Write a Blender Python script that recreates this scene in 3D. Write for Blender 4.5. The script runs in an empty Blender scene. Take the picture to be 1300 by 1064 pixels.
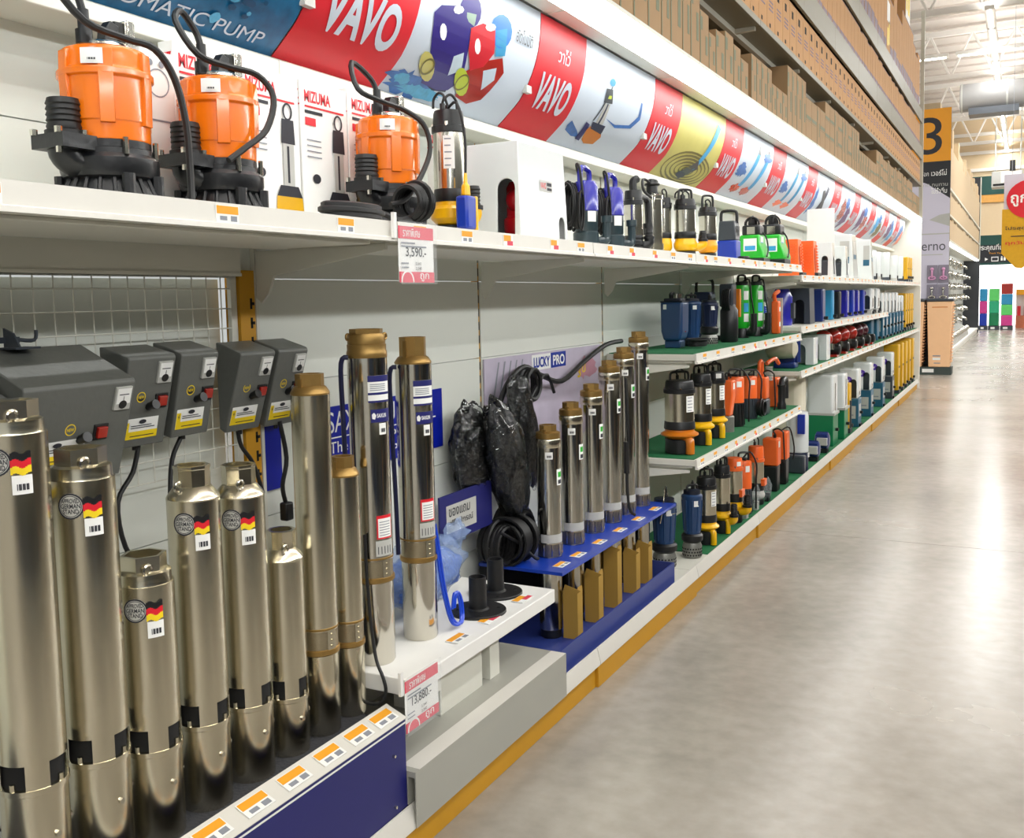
import bpy, bmesh, math, random
from mathutils import Matrix, Vector
from mathutils.geometry import tessellate_polygon
random.seed(7)
S = bpy.context.scene
COL = S.collection
PI = math.pi
# ---------------------------------------------------------------- camera
cd = bpy.data.cameras.new('camera'); cam = bpy.data.objects.new('camera', cd); COL.objects.link(cam)
R = ((0.884809, 0.02185185, -0.46544122), (0.46548419, -0.08629361, 0.88083931), (-0.02091663, -0.99603007, -0.08652505))
cam.matrix_world = Matrix(((R[0][0], -R[0][1], -R[0][2], 1.80), (R[1][0], -R[1][1], -R[1][2], 0.0),
                           (R[2][0], -R[2][1], -R[2][2], 1.41), (0, 0, 0, 1)))
cd.sensor_fit = 'HORIZONTAL'; cd.sensor_width = 36.0; cd.lens = 1230 / 1300 * 36
cd.shift_y = -44.5 / 1300; cd.clip_start = 0.05; cd.clip_end = 200
S.camera = cam
# ---------------------------------------------------------------- world, lights, exposure
W = bpy.data.worlds.new('store_air'); S.world = W; W.use_nodes = True
W.node_tree.nodes['Background'].inputs[0].default_value = (0.97, 1.0, 0.98, 1)
W.node_tree.nodes['Background'].inputs[1].default_value = 0.57
S.view_settings.view_transform = 'Standard'; S.view_settings.look = 'None'
S.view_settings.exposure = 0.0; S.view_settings.gamma = 1.0; S.view_settings.use_curve_mapping = False
S.cycles.max_bounces = 8; S.cycles.diffuse_bounces = 4; S.cycles.glossy_bounces = 4; S.cycles.transmission_bounces = 6; S.cycles.transparent_max_bounces = 8
def area(name, loc, sx, sy, power, col=(0.99, 1, 0.99), rot=(0, 0, 0)):
    l = bpy.data.lights.new(name, 'AREA'); l.shape = 'RECTANGLE'; l.size = sx; l.size_y = sy; l.energy = power; l.color = col
    o = bpy.data.objects.new(name, l); o.location = loc; o.rotation_euler = rot; COL.objects.link(o); return o
CANOPY_E = 10.0
ROWS = ((1.1, 34.0, 26.0, 520), (4.6, 14.0, 60.0, 930), (8.5, 14.0, 60.0, 1000), (-4.0, 14.0, 60.0, 850))
for (x, y, ln, pw) in ROWS: area('ceiling_lamp_light', (x, y, 6.70), 0.16, ln, pw)
for (x, y, ln, pw) in ROWS: area('ceiling_lamp_uplight', (x, y, 6.83), 0.16, ln, pw * 0.62, rot=(PI, 0, 0))
area('ceiling_lamp_light', (2.0, 24.2, 6.585), 14.0, 0.16, 400)
area('shelf_lamp_light', (2.95, 7.0, 2.50), 0.12, 18.0, 190, rot=(0, 0.5, 0))   # lamps of the facing shelf row
# ---------------------------------------------------------------- materials
def lin(h):
    h = h.lstrip('#'); o = []
    for i in (0, 2, 4):
        c = int(h[i:i + 2], 16) / 255; o.append(c / 12.92 if c <= 0.04045 else ((c + 0.055) / 1.055) ** 2.4)
    return o
MT = {}
def mat(name, hexc, rough=0.5, metal=0.0, var=0.12, scale=14.0, stretch=None, bump=0.0, coat=0.0, trans=0.0, emit=0.0, alpha=1.0, rvar=0.0, aniso=0.0):
    if name in MT: return MT[name]
    m = bpy.data.materials.new(name); m.use_nodes = True; nt = m.node_tree; b = nt.nodes['Principled BSDF']
    c = lin(hexc)
    tc = nt.nodes.new('ShaderNodeTexCoord'); mp = nt.nodes.new('ShaderNodeMapping'); nz = nt.nodes.new('ShaderNodeTexNoise')
    nz.inputs['Scale'].default_value = scale; nz.inputs['Detail'].default_value = 3
    if stretch: mp.inputs['Scale'].default_value = stretch
    nt.links.new(tc.outputs['Object'], mp.inputs[0]); nt.links.new(mp.outputs[0], nz.inputs['Vector'])
    mx = nt.nodes.new('ShaderNodeMix'); mx.data_type = 'RGBA'
    mx.inputs[6].default_value = [v * (1 - var) for v in c] + [1]; mx.inputs[7].default_value = [min(1, v * (1 + var)) for v in c] + [1]
    nt.links.new(nz.outputs['Fac'], mx.inputs[0]); nt.links.new(mx.outputs[2], b.inputs['Base Color'])
    b.inputs['Roughness'].default_value = rough; b.inputs['Metallic'].default_value = metal
    if rvar:
        mr = nt.nodes.new('ShaderNodeMapRange'); mr.inputs[3].default_value = max(0.02, rough - rvar); mr.inputs[4].default_value = rough + rvar
        nt.links.new(nz.outputs['Fac'], mr.inputs[0]); nt.links.new(mr.outputs[0], b.inputs['Roughness'])
    if aniso:
        b.inputs['Anisotropic'].default_value = aniso; tg = nt.nodes.new('ShaderNodeTangent'); tg.direction_type = 'RADIAL'; tg.axis = 'Z'; nt.links.new(tg.outputs[0], b.inputs['Tangent'])
    if coat: b.inputs['Coat Weight'].default_value = coat; b.inputs['Coat Roughness'].default_value = 0.08
    if trans: b.inputs['Transmission Weight'].default_value = trans
    if alpha < 1: b.inputs['Alpha'].default_value = alpha
    if emit: b.inputs['Emission Color'].default_value = c + [1]; b.inputs['Emission Strength'].default_value = emit
    if bump:
        bp = nt.nodes.new('ShaderNodeBump'); bp.inputs['Strength'].default_value = bump; bp.inputs['Distance'].default_value = 0.01
        nt.links.new(nz.outputs['Fac'], bp.inputs['Height']); nt.links.new(bp.outputs[0], b.inputs['Normal'])
    MT[name] = m; return m
cream = mat('cream_powder_coat', '#dcdbd0', 0.42, var=0.03, scale=6)
panelm = mat('back_panel_paint', '#dfe2da', 0.5, var=0.03, scale=4)
white = mat('white_gloss_plastic', '#dde1e1', 0.18, var=0.02, coat=0.3)
whitem = mat('white_matt', '#efeeea', 0.5, var=0.03)
paper = mat('white_paper', '#f1f1ee', 0.6, var=0.03)
mustard = mat('mustard_steel', '#c48e14', 0.55, var=0.08, scale=5)
black = mat('black_plastic', '#17181a', 0.38, var=0.15)
iron = mat('black_cast_iron', '#131417', 0.33, var=0.25, scale=40, bump=0.12)
rubber = mat('black_rubber', '#131314', 0.5, var=0.1)
darkm = mat('dark_recess', '#0b0b0b', 0.8, var=0.1)
steel = mat('brushed_steel', '#d6cfba', 0.22, 1.0, var=0.03, scale=2, stretch=(18, 18, 0.6), rvar=0.01, aniso=0.7)
chrome = mat('polished_steel', '#cdc9be', 0.14, 1.0, var=0.03, scale=3, stretch=(18, 18, 1), rvar=0.01, aniso=0.6)
brass = mat('tan_brass', '#a08049', 0.38, 0.75, var=0.15, scale=30)
orange = mat('orange_enamel', '#ee7607', 0.22, var=0.04, coat=0.4)
orangep = mat('orange_plastic', '#f2692a', 0.35, var=0.05)
yellow = mat('yellow_enamel', '#f2b90c', 0.3, var=0.06, coat=0.2)
ochre = mat('ochre_plastic', '#d9a613', 0.35, var=0.06)
amber = mat('amber_enamel', '#cf7416', 0.3, var=0.08, coat=0.2)
blue = mat('blue_enamel', '#1b2f6e', 0.3, var=0.1, coat=0.2)
navy = mat('navy_plastic', '#1c2747', 0.4, var=0.1)
royal = mat('royal_blue_plastic', '#1c3aa8', 0.3, var=0.06)
purple = mat('indigo_plastic', '#2a2aa0', 0.22, var=0.08, coat=0.3)
bluegreen = mat('steel_blue_enamel', '#1d3f6b', 0.35, var=0.08, coat=0.2)
teal = mat('teal_plastic', '#1f5c78', 0.4, var=0.08)
green = mat('green_plastic', '#22b32a', 0.3, var=0.06, coat=0.2)
greend = mat('dark_green_plastic', '#0b7a4c', 0.35, var=0.06)
greenmat = mat('green_shelf_mat', '#0f6a3d', 0.85, var=0.15, scale=200, bump=0.3)
red = mat('red_enamel', '#b5121c', 0.25, var=0.08, coat=0.3)
redp = mat('red_print', '#d81f2e', 0.4, var=0.02)
redd = mat('dark_red_enamel', '#a8241a', 0.25, var=0.1, coat=0.3)
greyb = mat('grey_hammer_paint', '#646662', 0.42, var=0.08, scale=60, bump=0.06)
slate = mat('slate_plastic', '#3a4048', 0.35, var=0.08)
slateg = mat('dark_teal_grey_plastic', '#2a3a40', 0.3, var=0.1, coat=0.2)
emb = mat('pale_emblem', '#cfcfc8', 0.35, var=0.03)
lgrey = mat('light_grey_plastic', '#b9b9b4', 0.4, var=0.05)
navyb = mat('navy_display_board', '#1d1f66', 0.45, var=0.05)
blueb = mat('blue_corrugated_board', '#0b1d9c', 0.32, var=0.05)
bluebx = mat('indigo_card_tray', '#2c3c84', 0.45, var=0.05)
foam = mat('charcoal_foam', '#34353a', 0.95, var=0.2, scale=120, bump=0.4)
card = mat('brown_cardboard', '#b08a5a', 0.75, var=0.09, scale=8)
cardg = mat('greyish_cardboard', '#a5855f', 0.75, var=0.09, scale=8)
cardo = mat('orange_brown_cardboard', '#c2925f', 0.72, var=0.07, scale=8)
cardy = mat('kraft_cardboard', '#b58f3f', 0.7, var=0.07, scale=10)
prnt = mat('dark_print', '#2a2b33', 0.6)
prntg = mat('green_print', '#6f7458', 0.6)
prntv = mat('violet_print', '#7d6a78', 0.6)
gold = mat('orange_price_strip', '#f2a51c', 0.5)
tagred = mat('tag_red', '#e2455c', 0.5)
yel = mat('sign_yellow', '#f2d21a', 0.5)
taggrey = mat('grey_print', '#8b8f98', 0.6)
sleeve = mat('clear_sleeve', '#eef2f4', 0.08, var=0.0, alpha=0.10)
lipm = mat('price_rail_white', '#dcd9d1', 0.45, var=0.03)
beamp = mat('rack_beam_paint', '#7c7662', 0.45, var=0.04)
wrapm = mat('crinkled_clear_wrap', '#f2f5f6', 0.06, var=0.0, trans=1.0, scale=32, bump=1.0)
plast = mat('clear_plastic_wrap', '#c9d2d6', 0.10, var=0.05, alpha=0.20, scale=25, bump=0.9)
plastb = mat('clear_blue_wrap', '#a9c4ee', 0.12, alpha=0.35, scale=30, bump=0.9)
straw = mat('blue_strapping', '#1c46c4', 0.3, var=0.2, scale=30)
peach = mat('peach_plastic', '#f1c193', 0.4, var=0.04)
skyp = mat('pale_sky_print', '#c9d6e6', 0.4, var=0.06, scale=3)
splash = mat('water_blue_print', '#3c6fb5', 0.4, var=0.5, scale=30)
wedge = mat('pale_violet_print', '#c6bdd0', 0.4, var=0.18, scale=9)
cyan = mat('cyan_print', '#3aa0d8', 0.4, var=0.1)
lumin = mat('lamp_diffuser', '#fdfffb', 0.5, var=0.0, emit=CANOPY_E)
brandblue = mat('signal_blue_print', '#1536a0', 0.4)
violet = mat('violet_sticker', '#5a35b0', 0.4)
doorshade = mat('doorway_shade', '#2b3236', 0.1, var=0.1)  # flat dark colour painted for the shade inside cabinet doorway openings, no glass
pink = mat('pink_plastic', '#cf3b8c', 0.4)
aqua = mat('aqua_plastic', '#2a8fbf', 0.4)
signg = mat('sign_green', '#174a43', 0.5, var=0.04)
signd = mat('sign_charcoal', '#26282d', 0.5, var=0.04)
lilac = mat('lilac_print', '#d2cede', 0.45, var=0.06, scale=2)
# ---------------------------------------------------------------- geometry helpers
class MB:
    def __init__(s): s.v = []; s.f = []; s.mi = []; s.T = Matrix()
    def add(s, vs, fs, m=0):
        o = len(s.v); s.v += [tuple(s.T @ Vector(p)) for p in vs]
        for f in fs: s.f.append([i + o for i in f]); s.mi.append(m)
        return s
    def box(s, x0, x1, y0, y1, z0, z1, m=0):
        return s.add([(x, y, z) for z in (z0, z1) for y in (y0, y1) for x in (x0, x1)],
                     [(0, 2, 3, 1), (4, 5, 7, 6), (0, 1, 5, 4), (2, 6, 7, 3), (0, 4, 6, 2), (1, 3, 7, 5)], m)
    def lathe(s, prof, n=20, c=(0, 0, 0), m=0, axis='Z', cap=True):
        vs = []
        for (r, z) in prof:
            for i in range(n):
                a = 2 * PI * i / n; p = (r * math.cos(a), r * math.sin(a), z)
                if axis == 'X': p = (p[2], p[0], p[1])
                elif axis == 'Y': p = (p[1], p[2], p[0])
                vs.append((p[0] + c[0], p[1] + c[1], p[2] + c[2]))
        fs = []
        for k in range(len(prof) - 1):
            for i in range(n): fs.append((k * n + i, k * n + (i + 1) % n, (k + 1) * n + (i + 1) % n, (k + 1) * n + i))
        if cap: fs.append(tuple(range(n - 1, -1, -1))); fs.append(tuple((len(prof) - 1) * n + i for i in range(n)))
        return s.add(vs, fs, m)
    def cyl(s, r, z0, z1, n=16, c=(0, 0, 0), m=0, axis='Z'): return s.lathe([(r, z0), (r, z1)], n, c, m, axis)
    def prism(s, poly, a0, a1, axis='Y', m=0):
        n = len(poly)
        def P(p, a): return (p[0], a, p[1]) if axis == 'Y' else ((a, p[0], p[1]) if axis == 'X' else (p[0], p[1], a))
        vs = [P(p, a0) for p in poly] + [P(p, a1) for p in poly]
        fs = [tuple(range(n)), tuple(range(2 * n - 1, n - 1, -1))] + [(i, n + i, n + (i + 1) % n, (i + 1) % n) for i in range(n)]
        return s.add(vs, fs, m)
    def tube(s, pts, r, n=8, m=0, closed=False, smooth=4):
        P = [Vector(p) for p in pts]
        if smooth and len(P) > 2:
            Q = []; L = len(P); rng = range(L) if closed else range(L - 1)
            for i in rng:
                p0 = P[(i - 1) % L] if (closed or i > 0) else P[0]; p1 = P[i]; p2 = P[(i + 1) % L]
                p3 = P[(i + 2) % L] if (closed or i + 2 < L) else P[L - 1]
                for k in range(smooth):
                    t = k / smooth
                    Q.append(0.5 * ((2 * p1) + (p2 - p0) * t + (2 * p0 - 5 * p1 + 4 * p2 - p3) * t * t + (3 * p1 - p0 - 3 * p2 + p3) * t ** 3))
            if not closed: Q.append(P[-1])
            P = Q
        L = len(P); vs = []; up = None
        for i in range(L):
            a = P[(i - 1) % L] if (closed or i > 0) else P[0]; b = P[(i + 1) % L] if (closed or i < L - 1) else P[-1]
            t = (b - a); t = t.normalized() if t.length > 1e-9 else Vector((0, 0, 1))
            if up is None: up = Vector((0, 0, 1)) if abs(t.z) < 0.9 else Vector((1, 0, 0))
            u = (up - t * up.dot(t)); u = u.normalized() if u.length > 1e-6 else t.orthogonal().normalized(); up = u; w = t.cross(u)
            for k in range(n):
                an = 2 * PI * k / n; vs.append(tuple(P[i] + u * (r * math.cos(an)) + w * (r * math.sin(an))))
        fs = []
        for i in range(L if closed else L - 1):
            j = (i + 1) % L
            for k in range(n): fs.append((i * n + k, i * n + (k + 1) % n, j * n + (k + 1) % n, j * n + k))
        if not closed: fs.append(tuple(range(n - 1, -1, -1))); fs.append(tuple((L - 1) * n + k for k in range(n)))
        return s.add(vs, fs, m)
    def patch(s, r, a0, a1, z0, z1, n=8, m=0, c=(0, 0)):     # thin sheet wrapped on a cylinder, angles in degrees from +x
        vs = []; fs = []
        for i in range(n + 1):
            a = math.radians(a0 + (a1 - a0) * i / n)
            for rr in (r, r + 0.0006):
                for z in (z0, z1): vs.append((c[0] + rr * math.cos(a), c[1] + rr * math.sin(a), z))
        for i in range(n):
            b = 4 * i; d = b + 4
            fs += [(b + 2, d + 2, d + 3, b + 3), (b, b + 1, d + 1, d), (b + 1, b + 3, d + 3, d + 1), (b, d, d + 2, b + 2)]
        fs += [(0, 2, 3, 1), (4 * n, 4 * n + 1, 4 * n + 3, 4 * n + 2)]
        return s.add(vs, fs, m)
    def sphere(s, r, c=(0, 0, 0), n=16, k=10, sc=(1, 1, 1), m=0):
        pr = [(max(1e-4, r * math.sin(PI * i / k)), -r * math.cos(PI * i / k)) for i in range(k + 1)]
        b = MB(); b.lathe(pr, n); return s.add([(p[0] * sc[0] + c[0], p[1] * sc[1] + c[1], p[2] * sc[2] + c[2]) for p in b.v], b.f, m)
    def torus(s, R_, r, c=(0, 0, 0), n=24, k=8, axis='Z', m=0, sq=1.0):
        pts = []
        for i in range(n):
            a = 2 * PI * i / n; x, y = R_ * math.cos(a), R_ * math.sin(a) * sq
            p = (x, y, 0) if axis == 'Z' else ((0, x, y) if axis == 'X' else (x, 0, y))
            pts.append((p[0] + c[0], p[1] + c[1], p[2] + c[2]))
        return s.tube(pts, r, k, m, True, 0)
    def mesh(s, name, mats, sharp=35):
        me = bpy.data.meshes.new(name); me.from_pydata(s.v, [], s.f)
        for m in mats: me.materials.append(m)
        me.polygons.foreach_set('material_index', s.mi)
        bm = bmesh.new(); bm.from_mesh(me); bmesh.ops.recalc_face_normals(bm, faces=bm.faces); bm.to_mesh(me); bm.free()
        me.polygons.foreach_set('use_smooth', [True] * len(me.polygons)); me.set_sharp_from_angle(angle=math.radians(sharp))
        return me
    def build(s, name, mats, parent=None, loc=(0, 0, 0), bevel=0.0, seg=2, sharp=35, rot=None):
        if not isinstance(mats, (list, tuple)): mats = [mats]
        return link(name, s.mesh(name, mats, sharp), parent, loc, bevel, seg, rot)
def link(name, me, parent=None, loc=(0, 0, 0), bevel=0.0, seg=2, rot=None):
    o = bpy.data.objects.new(name, me); COL.objects.link(o); o.location = loc
    if rot: o.rotation_euler = rot
    if parent: o.parent = parent
    if bevel:
        b = o.modifiers.new('edge', 'BEVEL'); b.width = bevel; b.segments = seg; b.limit_method = 'ANGLE'; b.angle_limit = math.radians(40)
    return o
def tag(o, label=None, cat=None, group=None, kind=None):
    if label: o['label'] = label
    if cat: o['category'] = cat
    if group: o['group'] = group
    if kind: o['kind'] = kind
    return o
def thing(name, label, cat, loc=(0, 0, 0), rz=0.0, group=None, rot=None):
    o = bpy.data.objects.new(name, None); o.empty_display_size = 0.05; COL.objects.link(o); o.location = loc
    o.rotation_euler = rot if rot else (0, 0, rz)
    return tag(o, label, cat, group)
def kids(o): return [c for c in COL.objects if c.parent == o]
def copy_tree(o, loc=None, rz=None, label=None, group=None):
    def rec(a, par):
        c = a.copy(); COL.objects.link(c)
        if par: c.parent = par
        for ch in list(a.children): rec(ch, c)
        return c
    c = rec(o, None)
    if loc: c.location = loc
    if rz is not None: c.rotation_euler = (0, 0, rz)
    if label: c['label'] = label
    if group: c['group'] = group
    return c
# boolean cut, baked to a mesh
def cut(mb, cutters, mats, name):
    a = bpy.data.objects.new('tmp', mb.mesh('tmp', mats)); COL.objects.link(a); tmp = [a]
    for c in cutters:
        o = bpy.data.objects.new('tmp', c.mesh('tmp', mats)); COL.objects.link(o); tmp.append(o)
        m = a.modifiers.new('b', 'BOOLEAN'); m.operation = 'DIFFERENCE'; m.object = o; m.solver = 'EXACT'
    bpy.context.view_layer.update()
    me = bpy.data.meshes.new_from_object(a.evaluated_get(bpy.context.evaluated_depsgraph_get()))
    for o in tmp: d = o.data; bpy.data.objects.remove(o); bpy.data.meshes.remove(d)
    me.name = name; me.polygons.foreach_set('use_smooth', [True] * len(me.polygons)); me.set_sharp_from_angle(angle=math.radians(35))
    return me
# flat lettering as polygons
TX = {}
def glyphs(s, bold=0.0):
    k = (s, bold)
    if k not in TX:
        c = bpy.data.curves.new('t', 'FONT'); c.body = s; c.resolution_u = 5; c.offset = bold; c.space_line = 1.0
        o = bpy.data.objects.new('t', c); COL.objects.link(o); bpy.context.view_layer.update()
        me = bpy.data.meshes.new_from_object(o.evaluated_get(bpy.context.evaluated_depsgraph_get()))
        vs = [(v.co.x, v.co.y) for v in me.vertices]; fs = [tuple(p.vertices) for p in me.polygons]
        bpy.data.objects.remove(o); bpy.data.curves.remove(c); bpy.data.meshes.remove(me)
        x0 = min(v[0] for v in vs); x1 = max(v[0] for v in vs); y0 = min(v[1] for v in vs); y1 = max(v[1] for v in vs)
        TX[k] = ([((v[0] - x0) / (x1 - x0), (v[1] - y0) / (y1 - y0)) for v in vs], fs, (x1 - x0) / (y1 - y0))
    return TX[k]
def text2d(s, u, v, w, h, bold=0.0):       # text fitted into the rectangle u..u+w, v..v+h
    vs, fs, asp = glyphs(s, bold)
    return [(u + p[0] * w, v + p[1] * h) for p in vs], fs
def flat(polys, fn, name, mats, parent, bis=None, bisu=None):
    """polys: list of (verts2d, faces, mat index); fn maps (u, v) to xyz; bis: spacing of cuts along v for curved supports"""
    bm = bmesh.new(); lay = bm.verts.layers.int.new('lay')
    for li, (vs, fs, mi) in enumerate(polys):
        bv = [bm.verts.new((p[0], p[1], 0)) for p in vs]
        for q_ in bv: q_[lay] = min(li, 24)
        for f in fs:
            try: q = bm.faces.new([bv[i] for i in f]); q.material_index = mi
            except ValueError: pass
    if bis:
        lo = min(v.co.y for v in bm.verts); hi = max(v.co.y for v in bm.verts); k = math.floor(lo / bis) * bis + bis
        while k < hi:
            bmesh.ops.bisect_plane(bm, geom=bm.verts[:] + bm.edges[:] + bm.faces[:], plane_co=(0, k, 0), plane_no=(0, 1, 0)); k += bis
    if bisu:
        lo = min(v.co.x for v in bm.verts); hi = max(v.co.x for v in bm.verts); k = math.floor(lo / bisu) * bisu + bisu
        while k < hi:
            bmesh.ops.bisect_plane(bm, geom=bm.verts[:] + bm.edges[:] + bm.faces[:], plane_co=(k, 0, 0), plane_no=(1, 0, 0)); k += bisu
    for v in bm.verts:
        u_, v_ = v.co.x, v.co.y; p = Vector(fn(u_, v_)); e = 1e-3
        nn = (Vector(fn(u_ + e, v_)) - p).cross(Vector(fn(u_, v_ + e)) - p)
        v.co = p + (nn.normalized() * (v[lay] * 0.00018) if nn.length > 0 else Vector((0, 0, 0)))
    me = bpy.data.meshes.new(name); bm.to_mesh(me); bm.free()
    for m in mats: me.materials.append(m)
    return link(name, me, parent)
def rect(u0, u1, v0, v1, m=0): return ([(u0, v0), (u1, v0), (u1, v1), (u0, v1)], [(0, 1, 2, 3)], m)
def disc2(u, v, ru, rv, m=0, n=20): return ([(u + ru * math.cos(2 * PI * i / n), v + rv * math.sin(2 * PI * i / n)) for i in range(n)], [tuple(range(n))], m)
def poly2(pts, m=0):
    t = tessellate_polygon([[Vector((p[0], p[1], 0)) for p in pts]]); return (pts, [tuple(f) for f in t], m)
def ring2(u, v, ru, rv, w, m=0, n=24):
    vs = [(u + a * math.cos(2 * PI * i / n), v + b * math.sin(2 * PI * i / n)) for a, b in ((ru, rv), (ru - w, rv - w)) for i in range(n)]
    return (vs, [(i, (i + 1) % n, n + (i + 1) % n, n + i) for i in range(n)], m)
def onX(x): return lambda u, v: (x, u, v)            # on a board facing the aisle (+x): u = y, v = z
def onY(y): return lambda u, v: (u, y, v)            # on a board facing the camera (-y): u = x, v = z
def onC(r, a0=0.0): return lambda u, v: (r * math.cos(math.radians(a0) + u / r), r * math.sin(math.radians(a0) + u / r), v)
def arch(w, h, k=10):                                 # outline of a round-topped opening, base centre at 0
    r = w / 2; return [(-r, 0), (r, 0)] + [(r * math.cos(PI * i / k), h - r + r * math.sin(PI * i / k)) for i in range(k + 1)]
# ---------------------------------------------------------------- the hall
def floor_mat():
    m = bpy.data.materials.new('polished_concrete'); m.use_nodes = True; nt = m.node_tree; b = nt.nodes['Principled BSDF']
    tc = nt.nodes.new('ShaderNodeTexCoord')
    def noise(sc, det, st=None):
        mp = nt.nodes.new('ShaderNodeMapping'); n = nt.nodes.new('ShaderNodeTexNoise'); n.inputs['Scale'].default_value = sc; n.inputs['Detail'].default_value = det
        if st: mp.inputs['Scale'].default_value = st
        nt.links.new(tc.outputs['Object'], mp.inputs[0]); nt.links.new(mp.outputs[0], n.inputs['Vector']); return n
    a, c = noise(0.9, 6), noise(14, 8)
    r = nt.nodes.new('ShaderNodeValToRGB'); r.color_ramp.elements[0].position = 0.35; r.color_ramp.elements[1].position = 0.68
    r.color_ramp.elements[0].color = lin('#8f897f') + [1]; r.color_ramp.elements[1].color = lin('#a69f95') + [1]
    nt.links.new(a.outputs['Fac'], r.inputs[0])
    mx = nt.nodes.new('ShaderNodeMix'); mx.data_type = 'RGBA'; mx.blend_type = 'SOFT_LIGHT'; mx.inputs[0].default_value = 0.35
    nt.links.new(r.outputs[0], mx.inputs[6]); nt.links.new(c.outputs['Fac'], mx.inputs[7]); nt.links.new(mx.outputs[2], b.inputs['Base Color'])
    mr = nt.nodes.new('ShaderNodeMapRange'); mr.inputs[3].default_value = 0.17; mr.inputs[4].default_value = 0.33
    nt.links.new(a.outputs['Fac'], mr.inputs[0]); nt.links.new(mr.outputs[0], b.inputs['Roughness'])
    b.inputs['Specular IOR Level'].default_value = 0.6
    return m
fm = floor_mat()
fl = bpy.data.objects.new('floor', None); COL.objects.link(fl); tag(fl, kind='structure')
ys = [-18, -12, -6.2, -0.2, 5.78, 11.8, 17.8, 23.8, 29.8, 46.0]
for a, b in zip(ys[:-1], ys[1:]):
    for x0, x1 in ((-8, 0.0), (0.0, 6.0), (6.0, 14.0)):
        MB().box(x0 + 0.002, x1 - 0.002, a + 0.003, b - 0.003, -0.1, 0.0).build('concrete_slab', fm, fl)
MB().box(-8, 14, -18, 46, -0.12, -0.012).build('joint_filler', mat('joint_filler', '#5f574c', 0.8), fl)
ceil = bpy.data.objects.new('ceiling', None); COL.objects.link(ceil); tag(ceil, kind='structure')
deck = mat('ceiling_deck', '#d9cfc6', 0.6, var=0.03)
g = MB()
g.box(-8, 14, -18, 46, 8.2, 8.3)
for i in range(52): g.box(-8, 14, -6 + i, -5.7 + i, 8.14, 8.2)
g.build('metal_deck', deck, ceil)
tr = mat('truss_white', '#f0ebe4', 0.5, var=0.02)
for ty in (15.5, 21.5, 28.0, 35.0, 41.0):
    t = MB()
    t.box(-8, 14, ty - 0.06, ty + 0.06, 7.95, 8.08); t.box(-8, 14, ty - 0.06, ty + 0.06, 6.85, 6.97)
    for i in range(22):
        x = -8 + i; t.tube([(x, ty, 6.9), (x + 0.5, ty, 8.0)], 0.03, 6, smooth=0); t.tube([(x + 0.5, ty, 8.0), (x + 1, ty, 6.9)], 0.03, 6, smooth=0)
    t.build('truss', tr, ceil)
for px in (-1.6, 3.4):
    t = MB()
    for i in range(5): t.box(px - 0.05, px + 0.05, -6, 46, 7.9, 8.1)
    t.build('purlin', tr, ceil)
# far wall
fw = bpy.data.objects.new('wall_back', None); COL.objects.link(fw); tag(fw, kind='structure')
wallc = mat('far_wall_paint', '#e2cba6', 0.6, var=0.03)
MB().box(-8, 14, 42.0, 42.2, 3.4, 8.2).build('upper_wall', wallc, fw)
MB().box(-8, 14, 41.9, 42.0, 5.05, 5.75).build('green_band', signg, fw)
MB().box(-8, 14, 41.92, 42.0, 4.75, 5.05).build('amber_band', mat('amber_band', '#e0a552', 0.5), fw)
for z in (5.95, 6.6, 7.3): MB().box(-8, 14, 41.9, 42.0, z, z + 0.12).build('wall_rail', tr, fw)
win = MB().box(-1.0, 3.0, 43.6, 43.7, 0.0, 2.6).build('window_1', mat('daylight_shopfront', '#ffffff', 0.5, var=0.0, emit=2.2)); tag(win, kind='structure')
MB().box(3.0, 14, 41.8, 42.2, 0.0, 3.4).box(-8, -1.0, 41.8, 42.2, 0.0, 3.4).box(-1.0, 3.0, 41.8, 42.2, 2.6, 3.4).build('lower_wall', mat('pale_wall', '#e8e4dc', 0.6), fw)
# the shelving row across the aisle, behind the camera's right shoulder: unseen, with stock kept dark to shape the steel's reflections
ow = bpy.data.objects.new('facing_shelf_row', None); COL.objects.link(ow); tag(ow, kind='structure')
for i in range(13):
    y = -1.6 + 1.2 * i; h = 2.0 + 0.35 * random.random()
    MB().box(3.45, 3.5, y + 0.01, y + 1.19, 0.1, 2.4).build('back_sheet', greyb, ow)
    for z in (0.12, 0.75, 1.25, 1.75): MB().box(3.0, 3.45, y, y + 1.2, z, z + 0.04).build('shelf_board', cream, ow)
    for z in (0.16, 0.79, 1.29):
        for j in range(4):
            c = [cardg, navy, slate, black, bluegreen, iron][random.randrange(6)]
            yy = y + 0.06 + 0.29 * j; MB().box(3.08, 3.4, yy, yy + 0.22, z, z + 0.2 + 0.22 * random.random()).build('stock_box', c, ow)
    MB().box(3.0, 3.5, y, y + 1.2, 2.4, 2.46).build('canopy_sheet', cream, ow)

# ---------------------------------------------------------------- long shelving row on the left
W0, BW = 1.95, 1.2
def yj(k): return W0 + BW * (k - 1)        # bay k runs from yj(k) to yj(k + 1); bay 1 starts at 1.95
tag_me = None
def price_tag_mesh(kind):
    b = MB().box(0, 0.0012, -0.03, 0.03, 0, 0.032, 0)
    if kind == 0: b.box(0.0012, 0.0016, -0.028, 0.028, 0.016, 0.031, 1).box(0.0012, 0.0016, -0.02, -0.002, 0.004, 0.012, 2).box(0.0012, 0.0016, 0.008, 0.024, 0.003, 0.013, 2)
    else: b.box(0.0012, 0.0016, -0.028, 0.016, 0.014, 0.031, 1).box(0.0012, 0.0016, -0.006, 0.028, 0.002, 0.015, 3)
    return b.mesh('price_tag', [paper, gold, taggrey, tagred])
TAGM = [price_tag_mesh(0), price_tag_mesh(1)]
def put_tag(parent, x, y, z, k=0, rot=None, s=1.0):
    o = link('price_tag', TAGM[k], parent, (x, y, z), rot=rot); o.scale = (s, s, s); return o
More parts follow.
